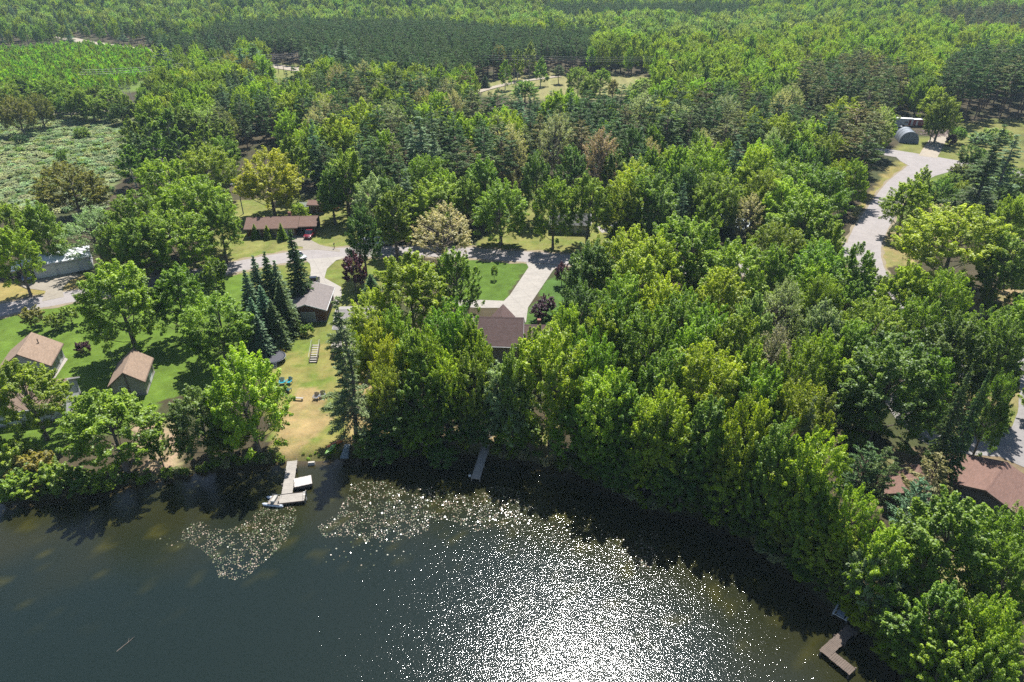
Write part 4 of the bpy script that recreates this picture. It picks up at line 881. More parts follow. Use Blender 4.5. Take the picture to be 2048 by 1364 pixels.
# gray house hidden behind the pine, with deck and stairs
gh = house('lake_house', 'gray house with a raised deck, half hidden behind the tall dark pine', 'house', -25.6, 106.2, R(2), 9.5, 7.5, 3.6, 5.0, SH_LG, M_GREYW, .45, [('f', -2.6, 1.9, 1.6, 1.4, 'window'), ('f', .4, 1.8, 1.8, 1.9, 'door'), ('f', 3, 2, 1.2, 1.2, 'window'), ('l', 0, 1.9, 1.2, 1.2, 'window')])
dk = MB()
for i in range(24): dk.box(-5.2 + i*.4, -5.2 + i*.4 + .37, -7.4, -3.8, 1.62, 1.7)
dk.box(-5.2, 4.4, -7.45, -7.405, 1.4, 1.72); dk.build('deck', M_WOODL, gh)
for x in (-5, -1.8, 1.4, 4.2): MB().box(x-.08, x+.08, -7.3, -7.14, -.2, 1.615).build('deck_post', M_WOOD, gh)
rl = MB()
for i in range(15): rl.box(-3.4 + i*.55, -3.34 + i*.55, -7.38, -7.32, 1.704, 2.6)
rl.box(-3.45, 4.4, -7.4, -7.3, 2.6, 2.68); rl.build('deck_railing', M_TRIM, gh)
stx, sty = at(626, 727)
st = thing('deck_stairs', 'straight wooden stairs with pale treads leading up from the lawn to the deck', 'stairs', (stx, sty + .1, 0), R(2))
for s in (-.62, .62): MB().hexa([(s-.05,0,0),(s+.05,0,0),(s+.05,3.4,1.5),(s-.05,3.4,1.5),(s-.05,0,.3),(s+.05,0,.3),(s+.05,3.4,1.8),(s-.05,3.4,1.8)]).build('stringer', M_WOODB, st)
for i in range(8): MB().box(-.56, .56, .06 + i*.43, .34 + i*.43, .16 + i*.2, .21 + i*.2).build('tread', M_WOODL, st)
for s in (-.66, .66): MB().tube([(s, .1, 0), (s, .1, 1.1), (s, 3.4, 2.6), (s, 3.4, 1.6)], .025, 5).build('handrail', M_TRIM, st)
# central maroon-roofed house
mh = house('lake_house', 'maroon-roofed house with a cross gable below the forked concrete drive', 'house', -2.2, 100.4, R(-3), 7.4, 7.6, 3.7, 6.5, SH_MAR, M_TANW, .5,
     [('f', -1.6, 1.0, 1.5, 1.4, 'window'), ('f', 1.6, 1.0, 1.2, 1.4, 'window'), ('l', 0, 1, 1.2, 1.3, 'window'), ('b', -2, 0, 1, 2.1, 'door')])
gx = MB(); s_ = .95
for sg in (-1, 1):
    a = [(.4 + sg*2.1, 5.2, 3.9), (.4 + sg*2.1, 2.2, 3.9), (.4, .6, 6.3), (.4, 5.2, 6.3)]
    if sg < 0: a = a[::-1]
    gx.hexa([(x, y, z+.01) for x, y, z in a] + [(x, y, z+.16) for x, y, z in a])
gx.build('dormer_roof', SH_MAR, mh); gd = MB(); gd.prism([(-1.4, 3.83), (2.2, 3.83), (2.2, 4.75), (-1.4, 4.75)], -.2, 3.9); gd.add([(-1.4,4.75,3.9),(2.2,4.75,3.9),(.4,4.75,6.0)], [(0,1,2)]); gd.build('gable_bay', M_TANW, mh)
gable_roof(mh, 7.6, 6.2, 3.1, 4.9, .45, SH_MAR, dx=7.6, dy=.6, name='wing_roof')
wgm = MB(); wgm.add([(3.75,-2.5,-.3),(11.4,-2.5,-.3),(11.4,3.7,-.3),(3.75,3.7,-.3),(3.75,-2.5,3.1),(11.4,-2.5,3.1),(11.4,3.7,3.1),(3.75,3.7,3.1),(3.75,.6,4.9),(11.4,.6,4.9)], [(0,1,5,4),(2,3,7,6),(1,2,6,9,5),(3,0,4,8,7)]); wgm.build('wing_wall', M_TANW, mh)
for p in (4.4, 7.4, 10.2): opening(mh, 7.4, 5.0, 'f', p, .8, 1.3, 1.6, 'window')
MB().box(3.8, 11.3, -5.2, -2.55, -.1, .5).build('deck', M_WOODL, mh)
MB().tube([(9, 1.5, 4.4), (9, 1.5, 5.2)], .09).build('vent_pipe', M_WHITE, mh)
MB().box(6.4, 7.0, 1.0, 1.6, 4.4, 5.7).build('chimney', mat('chimney_brick', (.3, .14, .1), .9, .3), mh)
# right-hand houses
house('house', 'house with a light gray roof at the road beside tall dark pines', 'house', 128.5, 181.0, R(7), 8.6, 8.0, 2.7, 4.4, SH_LG, M_DARKW, .5, [('f', -2, .9, 1.4, 1.3, 'window'), ('f', 1.5, 0, .95, 2.05, 'door'), ('l', 0, 1, 1.2, 1.2, 'window')])
p0, p1 = at(2012, 930, 4.6), at(1971, 985, 4.6)
house('house', 'big brown-roofed house with a long ridge and a tree shadow on its roof', 'house', (p0[0]+p1[0])/2 + .2, (p0[1]+p1[1])/2 + .3, math.atan2(p0[1]-p1[1], p0[0]-p1[0]), 6.6, 11.4, 2.8, 4.6, SH_RED, M_DARKW, .5, [('l', -2.5, .9, 1.5, 1.3, 'window'), ('l', 2, .9, 1.5, 1.3, 'window'), ('f', 0, .9, 1.5, 1.3, 'window')], fascia=mat('brown_trim', (.2, .14, .1)))
p0 = at(1832, 965, 3.4)
house('cabin', 'smaller brown-roofed cabin hidden among young pines left of the big brown roof', 'cabin', p0[0], p0[1], R(60), 5.0, 5.2, 2.6, 4.0, SH_RED, M_DARKW, .4, [('l', 0, .9, 1.2, 1.2, 'window')], fascia=mat('brown_trim', (.2, .14, .1)))
p0 = at(1142, 450, 2)
house('house', 'low house with a dark roof behind two broad trees and the road', 'house', p0[0], p0[1] + 3, R(-4), 9, 7, 2.5, 3.8, shingle('dark_grey_shingles', (.1, .1, .1)), M_GREYW, .5, [('f', -2.5, .9, 1.4, 1.2, 'window'), ('f', 1.5, 0, .95, 2.05, 'door')])
p0 = at(1474, 448, 3)
house('barn', 'pole barn with a pale blue metal roof glimpsed through the trees', 'barn', p0[0], p0[1] + 1, R(-38), 7, 6, 2.9, 4.1, mat('pale_blue_metal', (.28, .40, .48), .45, .06, 1, stripe=(0, .5, .12)), M_GREYW, .3, [('f', 0, 0, 2.6, 2.3, 'garage_door')])
p0 = at(265, 452, 3)
house('cabin', 'cabin with a pinkish brown roof almost buried in oak leaves', 'cabin', p0[0], p0[1] + 1, R(20), 5, 5, 2.4, 3.8, SH_RED, M_BRNW, .4, [('f', 0, .9, 1.2, 1.1, 'window')])

# ------------------------------------------------------------------ vehicles
def car(label, loc, rz, paint, kind='car', cat='car', name='parked_car'):
    t = thing(name, label, cat, loc, rz)
    L = {'car': 4.5, 'suv': 4.7, 'truck': 5.4}[kind]; W = 1.82; h = {'car': .86, 'suv': .98, 'truck': 1.0}[kind]; top = {'car': 1.45, 'suv': 1.72, 'truck': 1.85}[kind]
    z0 = .3; f = L/2
    b = [(-f, z0+.12), (-f+.12, z0), (f-.15, z0), (f, z0+.15), (f-.03, h-.2), (f-.25, h-.06), (f*.42, h+.04), (-f*.5, h+.06), (-f+.06, h), (-f, h-.15)]
    mb = MB(); mb.profile(b, -W/2, W/2); mb.build('body', paint, t, .07, True)
    if kind == 'truck': c = [(-.35, h), (1.35, h), (.75, top), (-.2, top)]
    elif kind == 'suv': c = [(-f+.1, h), (1.2, h), (.5, top), (-f+.35, top)]
    else: c = [(-1.7, h), (1.15, h), (.35, top), (-1.0, top)]
    MB().profile([(x, z + .02) for x, z in c], -W/2+.1, W/2-.1, (.84, h+.2)).build('cabin_glass', M_GLASS, t, .04)
    r = [(x * .98 + .01, top - .03 + dz) for x, dz in ((c[3][0]+.03, 0), (c[2][0]-.03, 0))]
    MB().box(c[3][0]+.05, c[2][0]-.05, -W/2*.8, W/2*.8, top, top+.07).build('roof_panel', paint, t, .03)
    if kind == 'truck': MB().box(-f+.1, -.5, -W/2+.12, W/2-.12, h-.1, h+.075).build('truck_bed', M_DARK, t)
    for sx_ in (-1, 1):
        for sy_ in (-1, 1):
            o = MB().tube([(sx_*L*.3, sy_*(W/2-.2), .34), (sx_*L*.3, sy_*(W/2+.01), .34)], .34, 14).build('wheel', M_TYRE, t)
            MB().tube([(sx_*L*.3, sy_*(W/2-.05), .34), (sx_*L*.3, sy_*(W/2+.025), .34)], .2, 10).build('rim', M_METAL, o)
    for sy_ in (-1, 1):
        MB().box(f-.2, f+.012, sy_*.6-.18, sy_*.6+.18, h-.32, h-.2).build('headlight', mat('lamp_glass', (.8, .82, .8), .15, .02), t)
        MB().box(-f-.012, -f+.1, sy_*.68-.14, sy_*.68+.14, h-.3, h-.16).build('tail_light', mat('red_lamp', (.4, .02, .02), .2, .05), t)
    return t
def paint(n, c): return mat(n, c, .22, .03, spec=.6)
P_RED, P_SIL, P_BLK, P_WHT, P_BLU = paint('red_paint', (.2, .015, .025), ), paint('silver_paint', (.5, .53, .56)), paint('black_paint', (.02, .024, .03)), paint('white_car_paint', (.75, .76, .78)), paint('blue_paint', (.1, .14, .26))
car('dark red car parked on grass at the right of the ranch house drive', at(621, 473), R(-95), P_RED, 'suv')
car('silver car on the road beside the tall spruce', at(597, 516), R(-42), P_SIL, 'car')
car('black pickup truck on the concrete drive behind the gray-roofed garage', at(628, 572), R(95), P_BLK, 'truck', 'pickup truck', 'pickup_truck')
car('white car under the carport of the ranch house', (-49.2, 157.6), R(-82), P_WHT, 'car')
car('blue car under the lean-to of the white metal garage', at(57, 556), R(-60), P_BLU, 'car')
car('white car half hidden by tree leaves at the far road edge', at(739, 492), R(4), P_WHT, 'suv')
car('silver car behind the white car, parked off the road', at(765, 489), R(8), P_SIL, 'suv')

# ------------------------------------------------------------------ docks and lake things
def planks(mb, L, W, z, pw=.19, gap=.025, y0=0.0, x0=0.0, along='y'):
    n = int(L / pw)
    for i in range(n):
        a = i * pw; e = (random.random() - .5) * .05; zz = z + random.random() * .012
        if along == 'y': mb.box(x0 - W/2 + e, x0 + W/2 + e, y0 + a, y0 + a + pw - gap, zz - .045, zz)
        else: mb.box(x0 + a, x0 + a + pw - gap, y0 - W/2 + e, y0 + W/2 + e, zz - .045, zz)
    return mb
def dock_post(t, x, y, top, m=M_WOOD, r=.08): MB().tube([(x, y, -3), (x, y, top)], r, 8).build('post', m, t)
def vec_rz(a, b): return math.atan2(b[1]-a[1], b[0]-a[0])
# L-shaped dock: gangway, T-platform
a, b_ = at(585, 920, -.2), at(574, 987, -.2); ang = vec_rz(a, b_); Ld = math.dist(a, b_)
d1 = thing('dock', 'L-shaped gray wooden dock with a wide platform at its end', 'dock', (a[0], a[1], 0), ang + math.pi/2)
planks(MB(), Ld, 1.35, -.2, y0=-Ld).build('gangway', M_WOODL, d1); planks(MB(), 1.65, 3.1, -.19, y0=-Ld-1.65, x0=.75).build('platform', M_WOODL, d1)
fr = MB()
for x in (-.55, .5): fr.box(x, x+.06, -Ld, .3, -.4, -.25)
fr.box(-.8, 2.3, -Ld-1.71, -Ld-1.655, -.42, -.2).box(-.8, 2.3, -Ld+.02-.0, -Ld+.06, -.42, -.25); fr.build('frame', M_WOODB, d1)
for p in ((-.75,-Ld*.3), (.75,-Ld*.3), (-.75,-Ld*.75), (.75,-Ld*.75), (-.85,-Ld-1.5), (2.35,-Ld-1.6), (2.35,-Ld-.1)): dock_post(d1, p[0], p[1], .05)
ld = MB()
for s in (-.22, .22): ld.tube([(2.5, -Ld-1.1+s, -1.6), (2.45, -Ld-1.1+s, .5), (2.2, -Ld-1.1+s, .55), (2.05, -Ld-1.1+s, -.15)], .025, 6)
for z in (-.9, -.6, -.3): ld.tube([(2.48, -Ld-1.32, z), (2.48, -Ld-.88, z)], .02, 5)
ld.build('ladder', M_METAL, d1)
a, b_ = at(589, 962, 0), at(622, 955, 0)
ra = thing('swim_raft', 'square pale swim raft moored against the L-shaped dock', 'swim raft', (*at(606, 963, -.1), 0), vec_rz(a, b_))
planks(MB(), 2.2, 1.7, -.02, .2, .012, x0=-1.1, along='x').build('deck', mat('pale_grey_boards', (.54, .5, .47), .8, .15), ra)
MB().box(-1.12, 1.12, -.87, -.82, -.4, -.03).box(-1.12, 1.12, .82, .87, -.4, -.03).box(-1.12, -1.07, -.82, .82, -.4, -.03).box(1.07, 1.12, -.82, .82, -.4, -.03).build('frame', M_WOODB, ra)
for y in (-.55, .55): MB().tube([(-1, y, -.62), (1, y, -.62)], .24, 10).build('float', M_DARK, ra)
# small pontoon paddle boat at the dock's left end
pb = thing('paddle_boat', 'small pontoon boat with two long silver floats, moored left of the dock platform', 'boat', (*at(549, 1002, -.4), WZ), R(-8))
for y in (-.62, .62): MB().tube([(-1.35, y, .28), (-1.1, y, .2), (1.2, y, .2), (1.35, y, .26)], [.05, .2, .2, .16], 10).build('float', mat('silver_float', (.62, .66, .72), .35, .08), pb)
MB().box(-.6, 1.0, -.75, .75, .4, .46).build('deck', M_WOOD, pb); MB().box(-.2, .25, -.6, .6, .462, .8).build('seat', mat('boat_seat', (.42, .4, .36), .7, .15), pb, .05)
mb = MB()
for y in (-.6, .6): mb.tube([(-.55, y, .46), (-.5, y, .85), (.7, y, .85), (.75, y, .46)], .02, 5)
mb.build('rail', M_METAL, pb)
# long narrow dock in shade
a, b_ = at(979, 866, 0), at(951, 958, -.2); ang = vec_rz(a, b_); Ld = math.dist(a, b_)
d2 = thing('dock', 'long narrow gray dock in tree shade running out from the bank', 'dock', (*a, 0), ang + math.pi/2)
planks(MB(), Ld*.72, 1.15, -.16, .24, .03, y0=-Ld).build('gangway', M_WOODL, d2)
n = 9
for i in range(n):
    y = -Ld*.28 + (Ld*.28 + 1.0) * i / n; MB().box(-.52, .52, y + .05, y + .36, -.2 + i*.04, -.13 + i*.04).build('step', M_WOODL, d2)
mb = MB()
for x in (-.42, .36): mb.box(x, x+.07, -Ld, -Ld*.28, -.36, -.21)
mb.build('frame', M_WOODB, d2)
for p in ((-.55,-Ld*.4), (.55,-Ld*.4), (-.55,-Ld*.7), (.55,-Ld*.7), (-.55,-Ld+.15), (.55,-Ld+.15)): dock_post(d2, p[0], p[1], -.05)
fp = at(940, 952, WZ); bu = thing('mooring_buoy', 'small white buoy floating beside the long narrow dock', 'buoy', (*fp, WZ))
MB().tube([(0,0,-.12),(0,0,-.02),(0,0,.1),(0,0,.2),(0,0,.25)], [.06,.2,.23,.16,.03], 12).build('float', M_WHITE, bu, 0, True); MB().tube([(0,0,.25),(0,0,.36)], .04, 8).build('ring_post', M_DARK, bu)
# L dock bottom right
a, c_ = at(1705, 1254, 0), at(1654, 1300, 0); e_ = at(1697, 1334, 0); ang = vec_rz(a, c_); Ld = math.dist(a, c_)
d3 = thing('dock', 'brown L-shaped dock in dappled shade at the foot of the wooded bank', 'dock', (*a, -.15), ang)
planks(MB(), Ld+.55, 1.05, 0, .2, .02, x0=0, along='x').build('gangway', M_WOODB, d3); planks(MB(), 2.4, 1.1, .004, .2, .02, x0=Ld-.0, y0=.56, along='y').build('platform', M_WOODB, d3)
for p in ((.2,.58), (Ld*.5,.58), (Ld*.5,-.58), (Ld+.58,-.3), (Ld+.58,2.7), (Ld-.56,2.7)): dock_post(d3, p[0], p[1], .1, M_WOODB)
a, c_ = at(1699, 1195, 0), at(1678, 1235, 0)
bl_ = thing('boat_lift', 'empty silver boat lift with two long rails beside the brown L-shaped dock', 'boat lift', ((a[0]+c_[0])/2, (a[1]+c_[1])/2, -.35), vec_rz(a, c_))
for y in (-.62, .62):
    MB().tube([(-1.7, y, .35), (1.5, y, .3)], .09, 8).build('rail', mat('pale_rail', (.6, .63, .66), .4, .1), bl_)
    for x in (-1.2, 1.2): MB().tube([(x, y*1.15, -2), (x, y*1.15, .6)], .05, 8).build('post', M_METAL, bl_)
for x in (-.9, -.1, .7, 1.3): MB().tube([(x, -.65, .12), (x, .65, .12)], .05, 8).build('crossbar', M_METAL, bl_)
MB().box(-.6, 1.2, -.4, .4, .17, .22).build('cradle', mat('blue_grey_pad', (.3, .36, .42)), bl_)
def kayak(label, loc, rz, col, tilt):
    t = thing('kayak', label, 'kayak', (*loc, .02), rz, 'kayaks on the bank'); mb = MB(); N = 14; ring = 10
    for i in range(N + 1):
        u = i / N * 2 - 1; wv = .36 * (1 - abs(u)**2.4) + .01; hv = .17 * (1 - abs(u)**3) + .02
        for k in range(ring):
            a_ = 6.283 * k / ring; mb.v.append((u * 1.5, wv * math.cos(a_), .2 + hv * math.sin(a_) + .1 * abs(u)**3))
        if i:
            for k in range(ring): mb.f.append(((i-1)*ring+k, (i-1)*ring+(k+1) % ring, i*ring+(k+1) % ring, i*ring+k))
    mb.build('hull', mat(label[:12] + '_plastic', col, .35, .08), t, 0, True)
    mb = MB(); mb.tube([(-.45 + .42*math.cos(q*.5236)+.2, .24*math.sin(q*.5236), .385) for q in range(13)], .03, 5); mb.build('cockpit_rim', M_DARK, t)
    MB().box(-.5, .05, -.2, .2, .33, .375).build('seat', M_DARK, t, .04); return t
kayak('lime green kayak lying on the bank near the water', at(663, 899), R(68), (.32, .6, .12), 0)
kayak('orange kayak lying behind the green kayak', at(672, 889), R(40), (.75, .2, .05), 0)
jf = thing('jon_boat', 'upturned gray-blue flat boat on the bank under the tall pine', 'boat', (*at(693, 904), .05), R(92))
mb = MB(); P_ = lambda x, w_, z: [(x, -w_, z), (x, w_, z)]
mb.hexa([(-1.5,-.6,0),(1.5,-.45,0),(1.5,.45,0),(-1.5,.6,0),(-1.5,-.5,.38),(1.2,-.36,.42),(1.2,.36,.42),(-1.5,.5,.38)]); mb.build('hull', mat('blue_grey_hull', (.22, .28, .33), .45, .2, stripe=(1, .2, .3)), jf, .05)
for s in (-.25, 0, .25): MB().box(-1.4, 1.1, s-.025, s+.025, .385, .435).build('keel_rib', M_METAL, jf)
sx, sy = at(622, 921); st_ = thing('step_block', 'small pale stone block at the edge of the water', 'stone block', (sx, sy, -.45), R(8)); MB().hexa([(-.5,-.2,-.3),(.45,-.22,-.3),(.5,.2,-.3),(-.46,.22,-.3),(-.44,-.16,.2),(.42,-.18,.22),(.44,.17,.2),(-.42,.18,.18)]).build('stone', mat('pale_stone', (.5, .46, .4), .9, .25), st_, .04)
lg = thing('sunken_branch', 'thin bare branch poking up from the dark open water', 'branch', (*at(238, 1300, WZ), WZ), R(58))
MB().tube([(-1.5, 0, -.25), (0, .05, .0), (1.1, 0, .06), (1.7, .03, .1)], [.045, .04, .03, .012], 6).build('stem', M_BARK, lg); MB().tube([(1.0, 0, .06), (1.3, .25, .2)], [.02, .008], 5).build('twig', M_BARK, lg)

# lily pads: thousands of small leaves floating in three beds
b = NT('lily_pads'); lv = b.n('Attribute', _attribute_name='leafv').outputs['Fac']
c = b.ramp(lv, (.0, (.05, .075, .03)), (.55, (.10, .095, .055)), (1.0, (.26, .2, .15)))
M_PAD = b.surf(b.n('BsdfPrincipled', **{'Base Color': c, 'Roughness': .23, 'Specular IOR Level': .55, 'Coat Weight': .3, 'Coat Roughness': .15}))
PADS = [([(360,1060),(420,1035),(520,1005),(575,1000),(585,1040),(545,1090),(500,1130),(460,1150),(400,1120),(365,1095)], .2), ([(690,960),(760,955),(850,975),(960,965),(1040,985),(1080,1000),(1060,1050),(960,1060),(860,1045),(760,1070),(700,1085),(640,1075),(628,1040),(680,1010)], .21),
        ([(1225,1080),(1300,1055),(1322,1085),(1290,1120),(1240,1125)], .24), ([(300,1085),(350,1065),(365,1090),(345,1110)], .5), ([(640,1085),(720,1085),(800,1075),(830,1100),(720,1130),(650,1120)], .75), ([(1040,1000),(1180,1010),(1260,1060),(1220,1110),(1100,1080),(1000,1060)], .5)]
C_, N_, V_ = [], [], []
for poly, spc in PADS:
    pts = scatter([(x, y) for x, y in poly], spc, lambda x, y, z: (x, y), 60000)
    C_ += [p for p in pts if float(wob(np.array([p[0]]), np.array([p[1]]), 2.6, 61)[0]) + .5 * float(wob(np.array([p[0]]), np.array([p[1]]), .9, 62)[0]) > U(-.6, .25)]
C_ = np.array(C_); n = len(C_); ctr = np.concatenate([C_, np.full((n, 1), WZ + .03)], 1)
nr = np.stack([rng.normal(0, .085, n), rng.normal(-.0, .085, n), np.ones(n)], 1); nr /= np.linalg.norm(nr, axis=1, keepdims=True)
ta = rng.normal(size=(n, 3)); ta -= nr * (ta * nr).sum(1, keepdims=True); ta /= np.linalg.norm(ta, axis=1, keepdims=True); bi = np.cross(nr, ta)
rad = rng.uniform(.035, .115, n)
VV = np.stack([ctr + (ta * math.cos(k * 1.0472) + bi * math.sin(k * 1.0472)) * rad[:, None] for k in range(6)], 1).reshape(-1, 3)
lp = bpy.data.objects.new('lily_pads', mesh_np('lily_pads', VV, np.arange(6 * n).reshape(n, 6), [M_PAD], {'leafv': ('FLOAT', 'FACE', rng.random(n).astype(np.float32))})); COL.objects.link(lp)
tag(lp, 'beds of small glistening lily pads floating off the docks', 'lily pads', kind='stuff')

# ------------------------------------------------------------------ garden things
tx, ty = at(549, 722)
tr_ = thing('trampoline', 'round trampoline with a black mat and a small ladder on the lawn', 'trampoline', (tx, ty, 0))
cir = [(1.95*math.cos(q*.2618), 1.95*math.sin(q*.2618)) for q in range(24)]
MB().prism([(x*.86, y*.86) for x, y in cir], .80, .82).build('mat', mat('black_mat', (.055, .055, .07), .6, .12), tr_)
MB().tube([(x, y, .82) for x, y in cir + cir[:1]], .05, 6).build('rim', M_METAL, tr_)
pd = MB(); nn = 24
pd.v = [(x*.865, y*.865, .835) for x, y in cir] + [(x*1.0, y*1.0, .90) for x, y in cir]; pd.f = [(i, (i+1) % nn, nn+(i+1) % nn, nn+i) for i in range(nn)]; pd.build('edge_pad', mat('blue_black_pad', (.03, .035, .05), .6, .1), tr_)
for q in range(4):
    a_ = q * 1.5708 + .4; MB().tube([(1.9*math.cos(a_-.2), 1.9*math.sin(a_-.2), .8), (1.95*math.cos(a_-.15), 1.95*math.sin(a_-.15), .02), (1.95*math.cos(a_+.15), 1.95*math.sin(a_+.15), .02), (1.9*math.cos(a_+.2), 1.9*math.sin(a_+.2), .8)], .03, 6).build('leg', M_METAL, tr_)
ld = MB()
for s in (-.2, .2): ld.tube([(.9+s, -2.5, 0), (.75+s, -1.75, .95)], .025, 5)
for k in range(3): ld.tube([(.68-.04*k, -2.32+.2*k, .23+.25*k), (1.1-.04*k, -2.32+.2*k, .23+.25*k)], .03, 5)
ld.build('ladder', M_METAL, tr_)
wx_, wy_ = at(552, 699)
sw = thing('swing_set', 'wooden A-frame play set with a yellow slide next to the trampoline', 'swing set', (wx_, wy_, 0), R(-8))
mb = MB()
for y in (0, 2.6):
    for s in (-1.1, 1.1): mb.beam((s, y, -.05), (0, y, 2.5), .1, .1)
    mb.beam((-.55, y, 1.2), (.55, y, 1.2), .08, .08)
mb.beam((0, -.3, 2.52), (0, 2.9, 2.52), .1, .12); mb.build('frame', mat('cedar_wood', (.4, .27, .15), .85, .3), sw)
MB().box(-1.5, -.2, -1.2, -.1, 1.15, 1.22).build('platform', mat('cedar_wood', (.4, .27, .15)), sw)
for p in ((-1.45,-1.15), (-.25,-1.15), (-1.45,-.15), (-.25,-.15)): MB().box(p[0]-.05, p[0]+.05, p[1]-.05, p[1]+.05, -.05, 2.1).build('post', mat('cedar_wood', (.4, .27, .15)), sw)
sl = MB(); sp_ = [(-.2, 1.2), (.2, 1.15), (.9, .65), (1.5, .3), (1.9, .25)]
for (x0, z0), (x1, z1) in zip(sp_[:-1], sp_[1:]): sl.hexa([(x0,-.9,z0),(x1,-.9,z1),(x1,-.45,z1),(x0,-.45,z0),(x0,-.9,z0+.04),(x1,-.9,z1+.04),(x1,-.45,z1+.04),(x0,-.45,z0+.04)])
for y in (-.94, -.45):
    for (x0, z0), (x1, z1) in zip(sp_[:-1], sp_[1:]): sl.hexa([(x0,y,z0),(x1,y,z1),(x1,y+.04,z1),(x0,y+.04,z0),(x0,y,z0+.2),(x1,y,z1+.2),(x1,y+.04,z1+.2),(x0,y+.04,z0+.2)])
sl.build('slide', mat('yellow_plastic', (.75, .55, .06), .4, .05), sw)
for y in (.8, 1.7):
    s_o = MB().box(-.2, .2, y-.1, y+.1, .5, .54).build('swing_seat', M_DARK, sw)
    q = MB()
    for s in (-.18, .18): q.tube([(s, y, .54), (0, y+s*.3, 2.48)], .012, 4)
    q.build('chain', M_METAL, s_o)
def chair(label, loc, rz, m, group='lawn chairs'):
    t = thing('lawn_chair', label, 'chair', loc, rz, group)
    s = MB()
    for i in range(5): s.hexa([(-.3,-.42+i*.13,.40-i*.03),(.3,-.42+i*.13,.40-i*.03),(.3,-.31+i*.13,.375-i*.03),(-.3,-.31+i*.13,.375-i*.03),(-.3,-.42+i*.13,.43-i*.03),(.3,-.42+i*.13,.43-i*.03),(.3,-.31+i*.13,.405-i*.03),(-.3,-.31+i*.13,.405-i*.03)])
    s.build('seat', m, t); bk = MB()
    for i in range(5):
        x = -.28 + i*.14; hh_ = 1.0 - .05 * abs(i-2)
        bk.hexa([(x-.06,.2,.27),(x+.06,.2,.27),(x+.06,.23,.27),(x-.06,.23,.27),(x*1.15-.06,.55,hh_),(x*1.15+.06,.55,hh_),(x*1.15+.06,.58,hh_),(x*1.15-.06,.58,hh_)])
    bk.build('backrest', m, t)
    for sg in (-1, 1):
        MB().box(sg*.38-.07, sg*.38+.07, -.5, .3, .56, .59).build('armrest', m, t)
        MB().box(sg*.36-.03, sg*.36+.03, -.46, -.38, 0, .558).build('leg', m, t); MB().hexa([(sg*.34-.03,.5,0),(sg*.34+.03,.5,0),(sg*.34+.03,.58,0),(sg*.34-.03,.58,0),(sg*.34-.03,.1,.33),(sg*.34+.03,.1,.33),(sg*.34+.03,.18,.38),(sg*.34-.03,.18,.38)]).build('leg', m, t)
    return t
TEAL = mat('teal_plastic', (.02, .30, .38), .4, .06); DGRN = mat('dark_green_plastic', (.02, .09, .08), .45, .08); GRYP = mat('grey_plastic', (.16, .17, .2), .5, .1)
chair('teal lawn chair, left one of the bright pair near the trampoline', at(565, 768), R(12), TEAL)
chair('teal lawn chair, right one of the bright pair near the trampoline', at(579, 767), R(-18), TEAL)
chair('dark green lawn chair facing the teal pair', at(576, 784), R(160), DGRN)
chair('black lawn chair beside the dark green chair, partly under leaves', at(567, 787), R(185), mat('black_plastic', (.03, .03, .035), .45, .08))
chair('gray lawn chair under the pine, left of two', at(633, 798), R(-5), GRYP); chair('gray lawn chair under the pine, right of two', at(646, 795), R(8), GRYP)
bn = thing('bench', 'low pale wooden bench by the worn grass patch', 'bench', at(597, 800), R(-6)); MB().box(-.8, .8, -.18, .18, .38, .44).build('seat', M_WOODL, bn)
for x in (-.6, .6): MB().box(x-.06, x+.06, -.15, .15, 0, .378).build('leg', M_WOODL, bn)
bn = thing('bench', 'short wooden bench beside the top of the long narrow dock', 'bench', at(996, 884), R(-4)); MB().box(-.6, .6, -.2, .2, .36, .43).build('seat', M_WOODL, bn)
for x in (-.45, .45): MB().box(x-.06, x+.06, -.16, .16, 0, .358).build('leg', M_WOOD, bn)
# TV antenna
ax_, ay_ = at(231, 731)
an = thing('tv_antenna', 'tall roof-style TV antenna on a mast next to the tan cottage', 'antenna', (ax_, ay_, 0), R(36))
MB().tube([(0,0,0), (0,0,6.4)], .03, 6).build('mast', M_METAL, an); q = MB(); q.tube([(-1.5,0,6.4), (1.4,0,6.4)], .035, 5)
for i in range(11):
    x = -1.4 + i*.27; ln = .75 - .05*i; q.tube([(x,-ln,6.42), (x,ln,6.42)], .014, 4)
q.build('boom', M_METAL, an)
# mailbox and utility things
def mailbox(label, loc, rz):
    t = thing('mailbox', label, 'mailbox', loc, rz); MB().box(-.06, .06, -.06, .06, -.2, 1.05).build('post', M_WOODB, t)
    MB().profile([(-.13, 1.054), (.13, 1.054), (.13, 1.2), (.07, 1.29), (-.07, 1.29), (-.13, 1.2)], -.28, .28).build('box', M_DARK, t); MB().box(.132, .15, -.1, -.06, 1.15, 1.35).build('flag', mat('red_flag', (.5, .03, .03)), t); return t
mailbox('mailbox on a post across from the red car, at the road edge', at(669, 497), R(0)); mailbox('dark post mailbox beside the junction of the two roads', at(1913, 331), R(40))
def pole(label, loc, h, arm=True, m=M_WOODB, lamp=False):
    t = thing('utility_pole', label, 'utility pole', loc, 0, 'utility poles'); MB().tube([(0,0,-.5), (0,0,h)], [.16, .1], 8).build('mast', m, t)
    if arm:
        MB().box(-1.2, 1.2, -.16, -.104, h-.7, h-.58).build('crossarm', m, t)
        for x in (-1.1, 0, 1.1): MB().tube([(x,-.13,h-.577), (x,-.13,h-.4)], .05, 6).build('insulator', M_WHITE, t)
    if lamp: MB().tube([(0,0,h-.2), (-.6,-.2,h+.1), (-1.2,-.3,h)], .05, 6).build('lamp_arm', M_METAL, t); MB().tube([(-1.1,-.3,h-.02), (-1.6,-.4,h-.05)], [.16,.1], 8).build('lamp', M_WHITE, t)
    return t
